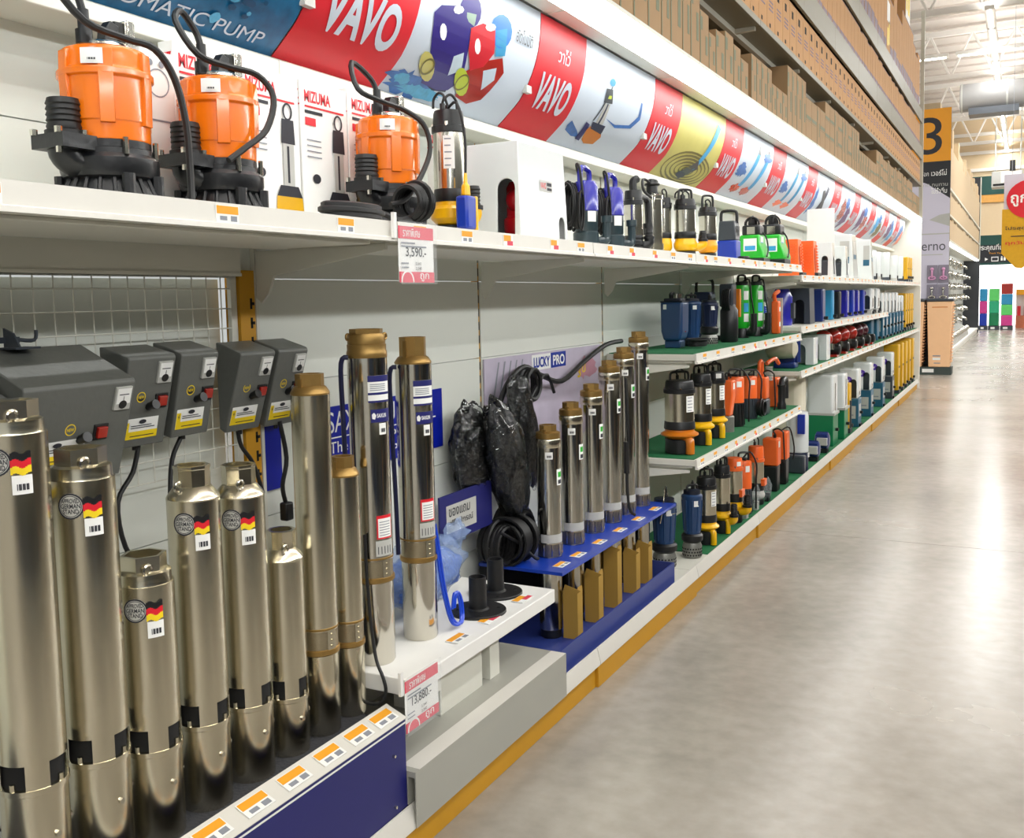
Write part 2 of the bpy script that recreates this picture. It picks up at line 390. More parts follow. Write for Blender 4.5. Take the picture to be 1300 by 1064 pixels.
def shelf(par, y0, y1, z, mats_top=None, tags=5, name='shelf', depth=0.47, seed=0):
    """flat deck with a turned-down lip at the front and a stepped underside"""
    b = MB(); b.box(0.02, depth - 0.012, y0 + 0.004, y1 - 0.004, z - 0.03, z)
    b.box(0.05, depth - 0.03, y0 + 0.02, y1 - 0.02, z - 0.042, z - 0.03); b.box(0.10, depth - 0.06, y0 + 0.03, y1 - 0.03, z - 0.05, z - 0.042)
    o = b.build(name, cream, par, bevel=0.002)
    rail = MB(); rail.prism([(depth - 0.012, z + 0.003), (depth - 0.012, z - 0.045), (depth + 0.004, z - 0.045), (depth + 0.003, z - 0.036), (depth - 0.002, z - 0.034), (depth - 0.004, z + 0.003)], y0 + 0.003, y1 - 0.003)
    rl = rail.build('price_rail', lipm, o)
    if mats_top: MB().box(0.03, depth - 0.02, y0 + 0.01, y1 - 0.01, z, z + 0.004).build('shelf_mat', mats_top, o)
    rg = random.Random(seed)
    for i in range(tags):
        yy = y0 + (i + 0.5 + 0.35 * (rg.random() - 0.5)) * (y1 - y0) / tags
        put_tag(o, depth - 0.0025, yy, z - 0.034, 1 if rg.random() < 0.25 else 0)
    return o
def bracket(par, y, z, d=0.43):
    return MB().prism([(0.015, z - 0.05), (0.015, z - 0.17), (0.03, z - 0.185), (0.055, z - 0.16), (0.075, z - 0.115), (d, z - 0.062), (d, z - 0.05)], y - 0.004, y + 0.004).build('bracket', cream, par)
SEAMS = [0.10, 0.48, 0.84, 1.195, 1.48, 1.795, 2.03, 2.44]
BAYL = {-1: 'cream steel shelving bay at the left picture edge with black pump on top', 0: 'cream shelving bay with wire grid, mustard post and grey control boxes', 1: 'cream shelving bay behind the two tall brass-topped pumps',
 2: 'cream shelving bay behind the blue corrugated stand', 3: 'cream shelving bay with green-matted shelves starting beside the blue stand', 4: 'shelving bay under the row of steel-and-yellow pumps, green shelf mats',
 5: 'shelving bay where the deeper top shelf has ended, orange covers on top', 6: 'shelving bay with the tall upright white sheet on top', 7: 'shelving bay under the big white cover with the grey windows',
 8: 'shelving bay near the far end with short white cylinders on top', 9: 'shelving bay third from the white end panel', 10: 'shelving bay second from the white end panel', 11: 'last shelving bay, closed by the white end panel'}
rack_post = mat('rack_post_paint', '#cfccbd', 0.45, var=0.03)
for k in range(-1, 12):
    y0, y1 = yj(k), yj(k + 1)
    t = thing('shelving_bay', BAYL[k], 'shelving', (0, 0, 0)); t.location = (0, y0, 0)
    sh = Matrix.Translation((0, -y0, 0))
    def B(): b = MB(); return b
    first = len(COL.objects)
    xs = 0.0
    for i in range(len(SEAMS) - 1):
        rec = -0.05 if (k == 0 and SEAMS[i] < 1.47) else 0.0
        MB().box(-0.02 + rec, rec, y0 + 0.0135, y1 - (0.002 if k != 0 else 0.07), SEAMS[i] + 0.0015, SEAMS[i + 1] - 0.0015).build('back_panel', panelm, t)
    # slotted upright at the bay's near end
    up = MB()
    if k == 1:
        pass
        up = MB().box(-0.03, 0.012, y0 + 0.001, y0 + 0.012, 0, 2.44, 2)
    else:
        up.box(-0.03, -0.004, y0 + 0.001, y0 + 0.0125, 0, 2.44, 0)
        for i in range(46): up.box(-0.0045, -0.0035, y0 + 0.003, y0 + 0.011, 0.05 + 0.05 * i, 0.08 + 0.05 * i, 1)
    up.build('upright', [mustard, darkm, cream], t)
    if k == 0:
        MB().box(0.0, 0.03, y0 + 0.012, y1 - 0.07, 1.484, 1.555).box(0.0, 0.034, y0 + 0.012, y1 - 0.07, 1.484, 1.492).build('header_rail', cream, t)
        ps = MB().box(-0.03, 0.02, y1 - 0.066, y1 - 0.012, 0, 1.5, 0)
        for i in range(28): ps.box(0.0195, 0.0205, y1 - 0.030, y1 - 0.022, 0.05 + 0.05 * i, 0.078 + 0.05 * i, 1).box(0.0195, 0.0205, y1 - 0.030, y1 - 0.014, 0.06 + 0.05 * i, 0.068 + 0.05 * i, 1)
        ps.build('post', [mustard, darkm], t); MB().box(-0.02, 0.0, y1 - 0.07, y1 - 0.002, 1.5, 2.44).build('back_panel', panelm, t)
        gr = MB(); n = 24
        for i in range(n): yy = y0 + 0.03 + i * 0.0478; gr.tube([(0.006, yy, 1.0), (0.006, yy, 1.484)], 0.0016, 6, smooth=0)
        for i in range(10): gr.tube([(0.009, y0 + 0.02, 1.003 + 0.05 * i), (0.009, y1 - 0.08, 1.003 + 0.05 * i)], 0.0016, 6, smooth=0)
        gr.box(0.0, 0.012, y1 - 0.09, y1 - 0.07, 0.95, 1.484)
        gr.build('wire_grid', cream, t)
        MB().box(0.0, 0.01, y1 - 0.07, y1 - 0.067, 0.9, 1.484).build('grid_edge', cream, t)
    topz = 1.60 if k <= 4 else 1.535
    shelf(t, y0, y1, topz, None, 3 if k < 1 else 5, seed=k * 7 + 1)
    bracket(t, y0 + 0.006, topz)
    if k in (3, 4):
        shelf(t, y0, y1, 1.14, greenmat, 5, seed=k + 50); shelf(t, y0, y1, 0.645, greenmat, 6, seed=k + 70)
        bracket(t, y0 + 0.012, 1.14); bracket(t, y0 + 0.012, 0.645)
    if k >= 5:
        if k < 9: shelf(t, y0, y1, 1.185, None, 4, seed=k + 90); bracket(t, y0 + 0.01, 1.185)
        shelf(t, y0, y1, 0.88, greenmat, 4, seed=k + 30); bracket(t, y0 + 0.01, 0.88)
    # base: mustard kick plate, base deck, sloping price rail
    MB().box(0.40, 0.465 - (0.012 if k % 2 else 0), y0 + 0.001, y1 - 0.001, 0.0 if k != 2 else 0.0, 0.088).build('kick_plate', mustard, t, bevel=0.002)
    bd = MB().box(0.0, 0.44, y0 + 0.002, y1 - 0.002, 0.088, 0.12).build('base_deck', cream, t)
    MB().prism([(0.44, 0.12), (0.44, 0.088), (0.474, 0.088), (0.474, 0.096), (0.462, 0.146), (0.456, 0.146)], y0 + 0.002, y1 - 0.002).build('price_rail', lipm, bd)
    if k >= 3: MB().box(0.02, 0.435, y0 + (0.30 if k == 3 else 0.01), y1 - 0.01, 0.12, 0.125).build('shelf_mat', greenmat, bd)
    rg = random.Random(k + 11)
    if k >= 3:
        for i in range(6): put_tag(bd, 0.4675, y0 + (i + 0.4 + 0.2 * rg.random()) / 6 * BW, 0.104, 1 if rg.random() < 0.3 else 0, rot=(0, -0.24, 0))
    # canopy: lamp trough with diffuser, cross bracket
    c = MB().box(0.0, 0.488, y0 + 0.002, y1 - 0.002, 2.445, 2.455).box(0.483, 0.489, y0 + 0.002, y1 - 0.002, 2.441, 2.457).build('canopy', cream, t)
    MB().box(0.292, 0.372, y0 + 0.03, y1 - 0.003, 2.412, 2.42).build('soffit_strip', cream, c)
    MB().box(0.372, 0.378, y0 + 0.006, y1 - 0.004, 2.405, 2.44).box(0.378, 0.487, y0 + 0.004, y0 + 0.012, 2.402, 2.44).build('lamp_trough', whitem, c)
    MB().box(0.379, 0.486, y0 + 0.013, y1 - 0.004, 2.400, 2.44).build('lamp_diffuser', lumin, c)
    MB().box(0.10, 0.372, y0 + 0.003, y0 + 0.03, 2.415, 2.444).build('cross_bracket', cream, c)
    MB().tube([(0.286, y0, 2.418), (0.286, y1, 2.418)], 0.003, 6, smooth=0).build('banner_wire', taggrey, c)
    MB().prism([(0.0, 2.030), (0.0, 1.985), (0.115, 1.985), (0.125, 1.99), (0.125, 2.024), (0.115, 2.030)], y0 + 0.001, y1 - 0.001).build('banner_ledge', cream, t, bevel=0.002)
    # high rack levels
    if k >= 1:
        pst = MB().box(0.42, 0.465, y0 - 0.02, y0 + 0.02, 2.47, 5.4).build('rack_post', rack_post, t) if k == 99 else None
        for z, fh, nm in ((2.93, 0.035, 'rack_shelf'), (3.45, 0.18, 'rack_shelf'), (3.95, 0.17, 'rack_shelf')):
            r_ = MB().box(0.0, 0.46, y0 + 0.002, y1 - 0.002, z - 0.03, z - 0.005).build(nm, beamp, t)
            MB().box(0.455, 0.475, y0 + 0.001, y1 - 0.001, z - fh, z).build('rack_lip', beamp, r_, bevel=0.002)
            MB().box(0.30, 0.33, y0 + 0.002, y1 - 0.002, z - 0.06, z - 0.03).build('rack_stiffener', rack_post, r_)
            MB().prism([(0.02, z - 0.03), (0.02, z - 0.068), (0.44, z - 0.05), (0.44, z - 0.03)], y0 + 0.003, y0 + 0.033).build('rack_bracket', rack_post, r_)
        MB().box(-0.02, 0.0, y0 + 0.01, y1 - 0.01, 2.457, 5.2).build('rack_back', mat('rack_back_sheet', '#8d8a7d', 0.6), t)
    for o in list(COL.objects)[first:]:
        if o.parent == t: o.location.y -= y0
e = thing('row_end_screen', 'tall white end panel closing the far end of the shelving row', 'panel', (0.235, 15.2, 0))
MB().box(-0.235, 0.245, -0.02, 0.02, 0, 2.47).build('sheet', mat('end_panel_paint', '#f3f2ec', 0.45, var=0.02), e, bevel=0.003)
MB().box(0.20, 0.25, -0.02, 0.03, 2.47, 5.35).build('post', rack_post, e)
# ---------------------------------------------------------------- curved poster panels under the canopy
BP = [(0.098, 2.037), (0.148, 2.080), (0.192, 2.122), (0.237, 2.195), (0.267, 2.278), (0.279, 2.357), (0.281, 2.41)]
BS = [0.0]
for a, b in zip(BP[:-1], BP[1:]): BS.append(BS[-1] + math.hypot(b[0] - a[0], b[1] - a[1]))
BL = BS[-1]
def bcurve(s, off=0.0):
    s = max(0, min(BL, s)); i = 0
    while i < len(BS) - 2 and s > BS[i + 1]: i += 1
    def tan(j):
        a = BP[max(0, j - 1)]; b = BP[min(len(BP) - 1, j + 1)]; l = math.hypot(b[0] - a[0], b[1] - a[1]); return ((b[0] - a[0]) / l, (b[1] - a[1]) / l)
    h = BS[i + 1] - BS[i]; t = (s - BS[i]) / h; p, q = BP[i], BP[i + 1]; m0, m1 = tan(i), tan(i + 1)
    h0, h1, h2, h3 = 2*t**3 - 3*t*t + 1, t**3 - 2*t*t + t, -2*t**3 + 3*t*t, t**3 - t*t
    x = h0*p[0] + h1*h*m0[0] + h2*q[0] + h3*h*m1[0]; z = h0*p[1] + h1*h*m0[1] + h2*q[1] + h3*h*m1[1]
    tx = m0[0]*(1-t) + m1[0]*t; tz = m0[1]*(1-t) + m1[1]*t; l = math.hypot(tx, tz)
    return x + off * tz / l, z - off * tx / l
def bmap(off): return lambda u, v: (bcurve(v, off)[0], u, bcurve(v, off)[1])
def pumpprint(u, v, s, body, base, head, lean=0.12):
    """print of a slim pump: a stack of tilted quads"""
    def q(v0, v1, w0, w1, m): return ([(u + lean * v0 * s - w0 * s, v + v0 * s), (u + lean * v0 * s + w0 * s, v + v0 * s), (u + lean * v1 * s + w1 * s, v + v1 * s), (u + lean * v1 * s - w1 * s, v + v1 * s)], [(0, 1, 2, 3)], m)
    return [q(0, .06, .06, .1, base), q(.06, .2, .14, .13, base), q(.2, .3, .13, .09, head), q(.3, .68, .055, .055, body), q(.68, .9, .07, .06, head), ring2(u + lean * s, v + s * .97, .05 * s, .08 * s, .018 * s, head)]
def blob(u, v, ru, rv, m, seed, n=26, j=0.35):
    rg = random.Random(seed); return poly2([(u + ru * (1 + j * (rg.random() - .5) * 2) * math.cos(2 * PI * i / n), v + rv * (1 + j * (rg.random() - .5) * 2) * math.sin(2 * PI * i / n)) for i in range(n)], m)
whitep = mat('poster_white', '#cbd5e2', 0.35, var=0.03, scale=3)
sheetm = {}
BANL = {0: 'deep blue water poster lettered AUTOMATIC PUMP', 1: 'curved poster with a violet and a red pump printed beside the largest red field', 2: 'curved poster showing one steel pump with orange base, second red field',
 3: 'curved poster with yellow rippled water and a blue diving pump', 4: 'curved poster with two blue pumps over brown feet', 5: 'curved poster with two pale blue pumps over orange feet', 6: 'curved poster with one dark crossed pump print, above the tall white sheet',
 7: 'curved poster with dark red motor prints behind the white sheet', 8: 'curved poster with violet and brown prints, fourth from the far end', 9: 'curved poster with a light blue print, third from the far end', 10: 'curved poster second from the far end', 11: 'last curved poster, at the far end of the row'}
ygreen = mat('lime_yellow_print', '#b9c832', .35, var=.05); dviolet = mat('deep_violet_print', '#2c1d78', .35, var=.1); rprint = mat('bright_red_print', '#c8192b', .35, var=.05); bprint = mat('tank_blue_print', '#1f73c4', .35, var=.08); ggrey = mat('grey_green_print', '#8fa596', .35); palebl = mat('pale_label_print', '#c3d3df', .35)
deep = mat('deep_water_print', '#12628f', 0.35, var=0.55, scale=30); lightblue = mat('bubble_print', '#4fa6cf', 0.35, var=0.3, scale=60)
swirl = mat('yellow_ripple_print', '#c9c06a', 0.35, var=0.2, scale=5); olive = mat('olive_ripple_print', '#6e6526', 0.35, var=0.2); mauve = mat('mauve_print', '#6a4a78', 0.4, var=0.3, scale=30)
def panel(t, u0, u1, m, name='panel'):
    b = MB(); n = 14; P = [bcurve(BL * i / n) for i in range(n + 1)] + [bcurve(BL * i / n, -0.002) for i in range(n, -1, -1)]
    return b.prism(P, u0, u1).build(name, m, t, sharp=60)
for k in range(0, 12):
    L = BW - 0.006 if k < 11 else 1.0
    t = thing('curved_poster', BANL[k], 'poster', (0, yj(k) + 0.003, 0), group='curved posters under the lamps')
    if k == 0:
        panel(t, -1.2, L, deep)
        P = [blob(-1.1 + 2.2 * random.random(), .05 + .3 * random.random(), .006 + .018 * random.random(), .005 + .012 * random.random(), i % 2, i, 10, .15) for i in range(150)]
        flat(P, bmap(.0012), 'bubble_print', [lightblue, mat('dark_bubble_print', '#0b4a70', .35, var=.3)], t, .03)['kind'] = 'stuff'
        vs, fs = text2d('AUTOMATIC PUMP', L - 0.62, .022, .56, .036); flat([(vs, fs, 0)], bmap(.0022), 'lettering', [whitep], t, .03)
    else:
        rw = 0.45 if k == 1 else 0.40
        panel(t, 0, rw, redp, 'red_field'); panel(t, rw, L, swirl if k == 3 else whitep, 'picture_field')
        vs, fs = text2d('VAVO', .07, .115, rw - .13, .135, .035); P = [(vs, fs, 0)]
        vs, fs = text2d('วาโว่', .16, .30, .10, .055, .01); P.append((vs, fs, 0))
        flat(P, bmap(.002), 'lettering', [whitep], t, .025)
        c = rw + (L - rw) / 2; P = []; M_ = [steel, amber, slate, splash, cyan, navy, redd, lgrey, purple, olive, orangep, mauve, swirl, red, aqua, ygreen, dviolet, rprint, bprint, ggrey, paper, navyb, palebl, cyan, splash, lightblue]
        if k == 1:
            P += [blob(rw + .12, .05, .12, .042, 3, 5, 44, .3), blob(rw + .2, .035, .12, .02, 25, 8, 30, .3), blob(rw + .07, .06, .04, .02, 25, 9, 20, .3),
                  poly2([(0.78,0.338),(0.779,0.315),(0.767,0.295),(0.746,0.28),(0.719,0.274),(0.691,0.277),(0.668,0.289),(0.654,0.308),(0.655,0.329),(0.669,0.35),(0.693,0.365),(0.721,0.373),(0.749,0.371),(0.77,0.358)], 16),
                  poly2([(0.696,0.314),(0.753,0.321),(0.751,0.27),(0.71,0.263)], 19),
                  poly2([(0.615,0.072),(0.75,0.089),(0.759,0.063),(0.69,0.054)], 5),
                  poly2([(0.524,0.273),(0.553,0.3),(0.657,0.323),(0.691,0.305),(0.731,0.279),(0.752,0.216),(0.791,0.118),(0.763,0.072),(0.712,0.06),(0.614,0.066),(0.578,0.147),(0.546,0.208)], 16),
                  poly2([(0.611,0.237),(0.615,0.223),(0.613,0.212),(0.602,0.21),(0.588,0.216),(0.577,0.229),(0.572,0.243),(0.577,0.253),(0.587,0.255),(0.6,0.25)], 20),
                  poly2([(0.691,0.179),(0.736,0.201),(0.763,0.147),(0.709,0.118)], 22),
                  poly2([(0.62,0.13),(0.635,0.111),(0.643,0.092),(0.64,0.079),(0.625,0.076),(0.601,0.082),(0.573,0.096),(0.549,0.114),(0.536,0.133),(0.534,0.149),(0.541,0.161),(0.557,0.164),(0.578,0.16),(0.6,0.148)], 12),
                  poly2([(0.676,0.316),(0.67,0.307),(0.651,0.298),(0.629,0.296),(0.618,0.302),(0.623,0.313),(0.643,0.321),(0.665,0.323)], 20),
                  poly2([(0.988,0.323),(0.989,0.299),(0.977,0.278),(0.955,0.262),(0.925,0.255),(0.893,0.26),(0.866,0.272),(0.85,0.291),(0.848,0.314),(0.862,0.336),(0.888,0.352),(0.92,0.36),(0.951,0.357),(0.975,0.344)], 18),
                  poly2([(0.885,0.303),(0.953,0.324),(0.976,0.241),(0.918,0.227)], 14),
                  poly2([(0.788,0.152),(0.87,0.203),(0.965,0.232),(1.006,0.19),(0.979,0.122),(0.967,0.078),(0.908,0.048),(0.821,0.061)], 6),
                  poly2([(0.733,0.276),(0.797,0.305),(0.876,0.305),(0.905,0.235),(0.871,0.183),(0.807,0.157),(0.752,0.216)], 17),
                  poly2([(0.813,0.238),(0.819,0.224),(0.816,0.214),(0.806,0.212),(0.792,0.218),(0.781,0.23),(0.776,0.245),(0.779,0.254),(0.789,0.257),(0.802,0.25)], 20),
                  poly2([(0.88,0.172),(0.95,0.196),(0.968,0.157),(0.925,0.111)], 22),
                  poly2([(0.832,0.123),(0.85,0.103),(0.86,0.085),(0.857,0.072),(0.84,0.068),(0.815,0.074),(0.785,0.088),(0.759,0.107),(0.742,0.126),(0.739,0.142),(0.747,0.153),(0.764,0.157),(0.786,0.152),(0.81,0.14)], 15),
                  poly2([(0.877,0.312),(0.871,0.301),(0.849,0.292),(0.825,0.291),(0.813,0.297),(0.819,0.307),(0.841,0.315),(0.865,0.317)], 20)]
            P += [ring2(.588, .122, .032, .028, .006, 9), ring2(.80, .113, .034, .03, .006, 9)]
            vs, fs = text2d('อัตโนมัติ', 1.02, .30, .12, .045, .008); P.append((vs, fs, 2))
        elif k == 2:
            P += [poly2([(0.455,0.122),(0.558,0.088),(0.612,0.063),(0.542,0.058),(0.458,0.076),(0.444,0.099)], 3),
                  poly2([(0.732,0.179),(0.844,0.168),(0.989,0.188),(1.052,0.238),(1.042,0.3),(1.06,0.297),(1.085,0.229),(1.021,0.178),(0.861,0.155)], 3),
                  poly2([(0.721,0.327),(0.72,0.32),(0.712,0.312),(0.698,0.308),(0.683,0.307),(0.67,0.31),(0.662,0.316),(0.663,0.325),(0.671,0.333),(0.686,0.337),(0.701,0.338),(0.714,0.334)], 14),
                  poly2([(0.666,0.234),(0.719,0.236),(0.731,0.149),(0.66,0.146)], 7),
                  poly2([(0.69,0.235),(0.703,0.235),(0.697,0.146),(0.68,0.146)], 5),
                  poly2([(0.639,0.29),(0.705,0.296),(0.736,0.242),(0.649,0.234)], 2),
                  poly2([(0.672,0.267),(0.708,0.271),(0.711,0.258),(0.675,0.254)], 15),
                  poly2([(0.619,0.108),(0.632,0.126),(0.764,0.117),(0.79,0.097),(0.776,0.055),(0.693,0.045),(0.647,0.06)], 1),
                  poly2([(0.627,0.148),(0.764,0.148),(0.769,0.109),(0.643,0.118)], 5),
                  poly2([(0.574,0.138),(0.616,0.132),(0.634,0.05),(0.587,0.054)], 21),
                  poly2([(0.688,0.307),(0.698,0.308),(0.631,0.152),(0.62,0.153)], 2)]
        elif k == 3:
            for i, a in enumerate((.36, .3, .24, .18, .12, .07)): P.append(ring2(c + .02, .085, a, a * .3, .012, 9))
            P += [poly2([(c + .04, .08), (c + .11, .1), (c + .3, .36), (c + .24, .38)], 4), poly2([(c - .08, .05), (c + .02, .02), (c + .16, .11), (c + .1, .16)], 2), disc2(c + .0, .05, .07, .02, 5)]
        elif k in (4, 5):
            for d in (-.1, .14): P += [poly2([(c + d - .06, .1), (c + d, .08), (c + d + .16, .34), (c + d + .1, .36)], 4 if k == 4 else 14), blob(c + d - .06, .08, .09, .03, 6 if k == 4 else 10, k), poly2([(c + d + .09, .33), (c + d + .16, .33), (c + d + .15, .38), (c + d + .1, .38)], 2)]
            P += [blob(rw + .12, .2, .1, .04, 3, 77), blob(L - .15, .33, .1, .03, 3, 78)]
        elif k == 6: P += [poly2([(c - .16, .06), (c - .06, .05), (c + .16, .34), (c + .08, .36)], 5), poly2([(c - .1, .3), (c, .32), (c + .2, .08), (c + .1, .06)], 2), blob(rw + .08, .2, .06, .12, 3, 31)]
        else:
            a, b = ((6, 11), (11, 13), (4, 9), (11, 4), (3, 10))[k - 7]
            P += [blob(c - .12, .2, .13, .12, a, k), blob(c + .16, .16, .13, .11, b, k + 1), blob(c + .05, .3, .1, .06, 3, k + 2)]
        flat([(p[0], p[1], p[2]) for p in P], bmap(.0012), 'picture_print', M_, t, .03)
        cl = MB().box(bcurve(.165)[0] - .004, bcurve(.165)[0] + .014, -.02, .02, bcurve(.165)[1] - .012, bcurve(.165)[1] + .014).build('clip', lgrey, t)

# ---------------------------------------------------------------- cartons stored above the lamps and on the rack
def carton_mesh(w, d, h, kind, m):
    b = MB().box(-d, 0, 0.0015, w - 0.0015, 0, h, 0)
    if kind == 0:      # tall narrow carton with coloured end print
        b.box(0, .0008, w * .62, w * .86, h * .3, h * .62, 1).box(0, .0008, w * .1, w * .3, h * .68, h * .9, 1).box(0, .0008, w * .02, w * .1, 0.01, h * .97, 1)
    elif kind == 1:    # carton with a hand hole and line print
        b.box(0, .0008, w * .28, w * .52, h * .72, h * .86, 2)
        for i in range(3): b.box(0, .0008, w * .22, w * .75, h * (.42 + .07 * i), h * (.45 + .07 * i), 1)
        b.box(0, .0008, w * .3, w * .45, h * .12, h * .19, 2)
    elif kind == 4: pass
    elif kind == 2: b.box(0, .0008, w * .06, w * .94, h * .05, h * .22, 1).box(0, .0008, 0, w, h * .985, h, 1)
    elif kind == 3:
        b.box(0, .0008, w * .1, w * .9, h * .55, h * .9, 3).box(0, .0008, w * .2, w * .5, h * .15, h * .45, 4).box(0, .0008, w * .6, w * .85, h * .2, h * .6, 4)
    return b.mesh('carton', [m, (prntg if m == cardg else prntv), darkm, whitem, yel])
CM = {}
def carton(y, w, z, h, kind, m, label, group, d=0.36, x=0.452):
    key = (round(w, 3), round(h, 3), kind, m.name)
    if key not in CM: CM[key] = carton_mesh(w, d, h, kind, m)
    o = link('carton', CM[key], None, (x, y, z)); return tag(o, label, 'carton', group)
def nth(i): return str(i) + ('th' if 10 < i % 100 < 14 else {1: 'st', 2: 'nd', 3: 'rd'}.get(i % 10, 'th'))
NU = NS = NA = NB = NC = 0
rg = random.Random(3)
y = 2.6
lows = [.30, .30, .26, .22]
while y < 15.0:
    w = rg.choice([.115, .14, .16]); far = y > 6.6
    if y < 4.4: h = .39
    elif y < 6.3: h = rg.choice([.20, .24, .27])
    elif y < 6.9: h = .39
    elif y < 7.5: h = .30
    elif y < 9.3: h = .39
    elif y < 10.4: h = .24
    elif y < 14: h = rg.choice([.36, .39])
    else: h = .28
    if far and rg.random() < .55:
        n = 3 if h > .35 else 2; hh = round(h / n - .002, 3); w = .2
        NS += 1
        for i in range(n): carton(y, w, 2.4565 + i * (hh + .001), hh, 2, cardg, 'small brown carton, %s of the %s small-carton stack above the lamps, counting from the camera' % (('bottom', 'top' if n == 2 else 'middle', 'top')[i], nth(NS)), 'small stacked cartons above the lamps')
    else: NU += 1; carton(y, w, 2.4565, h, 0, cardg, 'narrow upright brown carton above the shelf lamps, %s upright one counting from the camera' % nth(NU), 'upright cartons above the lamps')
    y += w + .003 + (0.06 if 5.1 < y < 5.25 else 0)
y = 4.6
while y < 14.95:
    w = rg.choice([.19, .2, .21]); NA += 1; carton(y, w, 2.926, .325, 1, cardo, 'orange-brown hand-hole carton on the lowest rack level, %s counting from the camera' % nth(NA), 'hand-hole cartons on the lowest rack level'); y += w + .002
y = 6.3
while y < 14.95:
    w = rg.choice([.13, .16, .2]); NB += 1; carton(y, w, 3.446, rg.choice([.30, .32]), 2, cardo, 'tall tan carton on the middle rack level, %s counting from the camera' % nth(NB), 'tan cartons on the middle rack level'); y += w + .003
y = 8.3
while y < 14.85:
    if 11.2 < y < 11.45: carton(y, .3, 3.946, .62, 3, cardo, 'carton with white and yellow print panels on the top rack level', None); y += .303; continue
    w = rg.choice([.2, .24, .3]); NC += 1; carton(y, w, 3.946, .80 if 12.6 < y < 13.7 else rg.choice([.62, .7, .78]), 2, cardo, 'tall tan carton on the top rack level, %s counting from the camera' % nth(NC), 'tan cartons on the top rack level'); y += w + .003
b = MB().box(-.36, 0, 0, .5, 0, .6, 0).box(0, .001, 0, .5, 0, .6, 1).box(.001, .002, .05, .2, .1, .35, 2).box(.001, .002, .26, .44, .08, .3, 2).box(.001, .002, .08, .2, .38, .55, 3)
o = b.build('carton', [cardo, whitem, yel, slate], None, (.452, 13.0, 4.7475)); tag(o, 'white-faced carton printed with yellow pump pictures, topmost on the rack', 'carton')
# ---------------------------------------------------------------- generic pump pieces
def pr(*a): return list(a)
def sticker(par, r, ang, half, z0, z1, m=paper, name='sticker'): return MB().patch(r + .0006, ang - half, ang + half, z0, z1, 6).build(name, m, par)
def spec_label(par, r, ang, half, z0, z1):
    b = MB(); b.patch(r + .0006, ang - half, ang + half, z0, z1, 6, 0)
    n = 5
    for i in range(n): zz = z0 + (z1 - z0) * (i + .5) / n; b.patch(r + .0013, ang - half * .75, ang + half * (.3 + .1 * (i % 3)), zz - .002, zz + .0015, 4, 1)
    return b.build('rating_label', [paper, taggrey], par)
def barcode(par, r, ang, z, w=9, h=.022):
    b = MB().patch(r + .0006, ang - w, ang + w, z, z + h, 5, 0)
    for i in range(7): a = ang - w * .55 + i * w * .18; b.patch(r + .0013, a, a + w * .08 * (1 + i % 2), z + h * .22, z + h * .55, 1, 1)
    return b.build('barcode_sticker', [paper, prnt], par)
def cable(par, pts, r=.004, m=None, name='cable'): return MB().tube(pts, r, 8).build(name, m or rubber, par)
def loop_cable(par, x, y, z, h, w=.03, r=.004, ang=0.0, down=None):
    c, s_ = math.cos(ang), math.sin(ang)
    P = [(0, z), (0, z + .4 * h), (-.2 * w, z + .8 * h), (.4 * w, z + h), (w, z + .7 * h), (w * 1.1, z + .2 * h)]
    if down: P += [(w * 1.25, z - .15), (w * 1.1, down)]
    o = cable(par, [(x + p[0] * c, y + p[0] * s_, p[1]) for p in P], r)
    MB().cyl(r * 2.0, z - .004, z + .022, 10, (x, y, 0)).build('cable_gland', black, o); return o
def coil(par, c, R_, r, n, m=None, axis='X', name='cable_coil', seed=1, sq=1.0):
    rg = random.Random(seed); b = MB()
    for i in range(n):
        j = (rg.random() - .5) * .3 * R_
        off = (i - n / 2) * r * 1.5
        cc = (c[0] + (off if axis == 'X' else j * .4), c[1] + (off if axis == 'Y' else j * .4), c[2] + (off if axis == 'Z' else j * .3))
        b.torus(R_ * (.8 + .3 * rg.random()), r, cc, 20, 6, axis, 0, sq)
    return b.build(name, m or rubber, par)
def arch_handle(par, w, z0, z1, t=.006, m=None, ang=0.0, r=.006):
    c, s_ = math.cos(ang), math.sin(ang)
    return MB().tube([(p * c, p * s_, z) for p, z in ((-w, z0), (-w, z0 + (z1 - z0) * .7), (-w * .7, z1), (w * .7, z1), (w, z0 + (z1 - z0) * .7), (w, z0))], r, 8, smooth=3).build('handle', m or black, par)
def stub(par, ang, r0, zc, h, rp=.02, m=None, mc=None):
    """side outlet: short horizontal arm ending in an upright ribbed hose stub"""
    d = (math.cos(ang), math.sin(ang)); e = r0
    o = MB().tube([(d[0] * .2 * e, d[1] * .2 * e, zc), (d[0] * e * .7, d[1] * e * .7, zc), (d[0] * e, d[1] * e, zc + .012), (d[0] * e, d[1] * e, zc + .03)], rp * 1.15, 12).build('outlet_elbow', mc or black, par)
    pf = [(rp * 1.35, zc + .028), (rp * 1.35, zc + .04), (rp, zc + .042)]
    z = zc + .042
    while z < zc + h - .012: pf += [(rp * 1.02, z + .002), (rp * .9, z + .009)]; z += .011
    pf += [(rp * .86, zc + h), (rp * .6, zc + h), (rp * .6, zc + h - .02)]
    MB().lathe(pf, 14, (d[0] * e, d[1] * e, 0)).build('hose_stub', m or rubber, o); return o
def bolts(par, rr, z, n=4, r=.005, h=.012, a0=0.4, m=None):
    b = MB()
    for i in range(n): a = a0 + 2 * PI * i / n; b.cyl(r, z, z + h, 6, (rr * math.cos(a), rr * math.sin(a), 0))
    o = b.build('bolts', m or chrome, par); o['kind'] = 'stuff'; return o

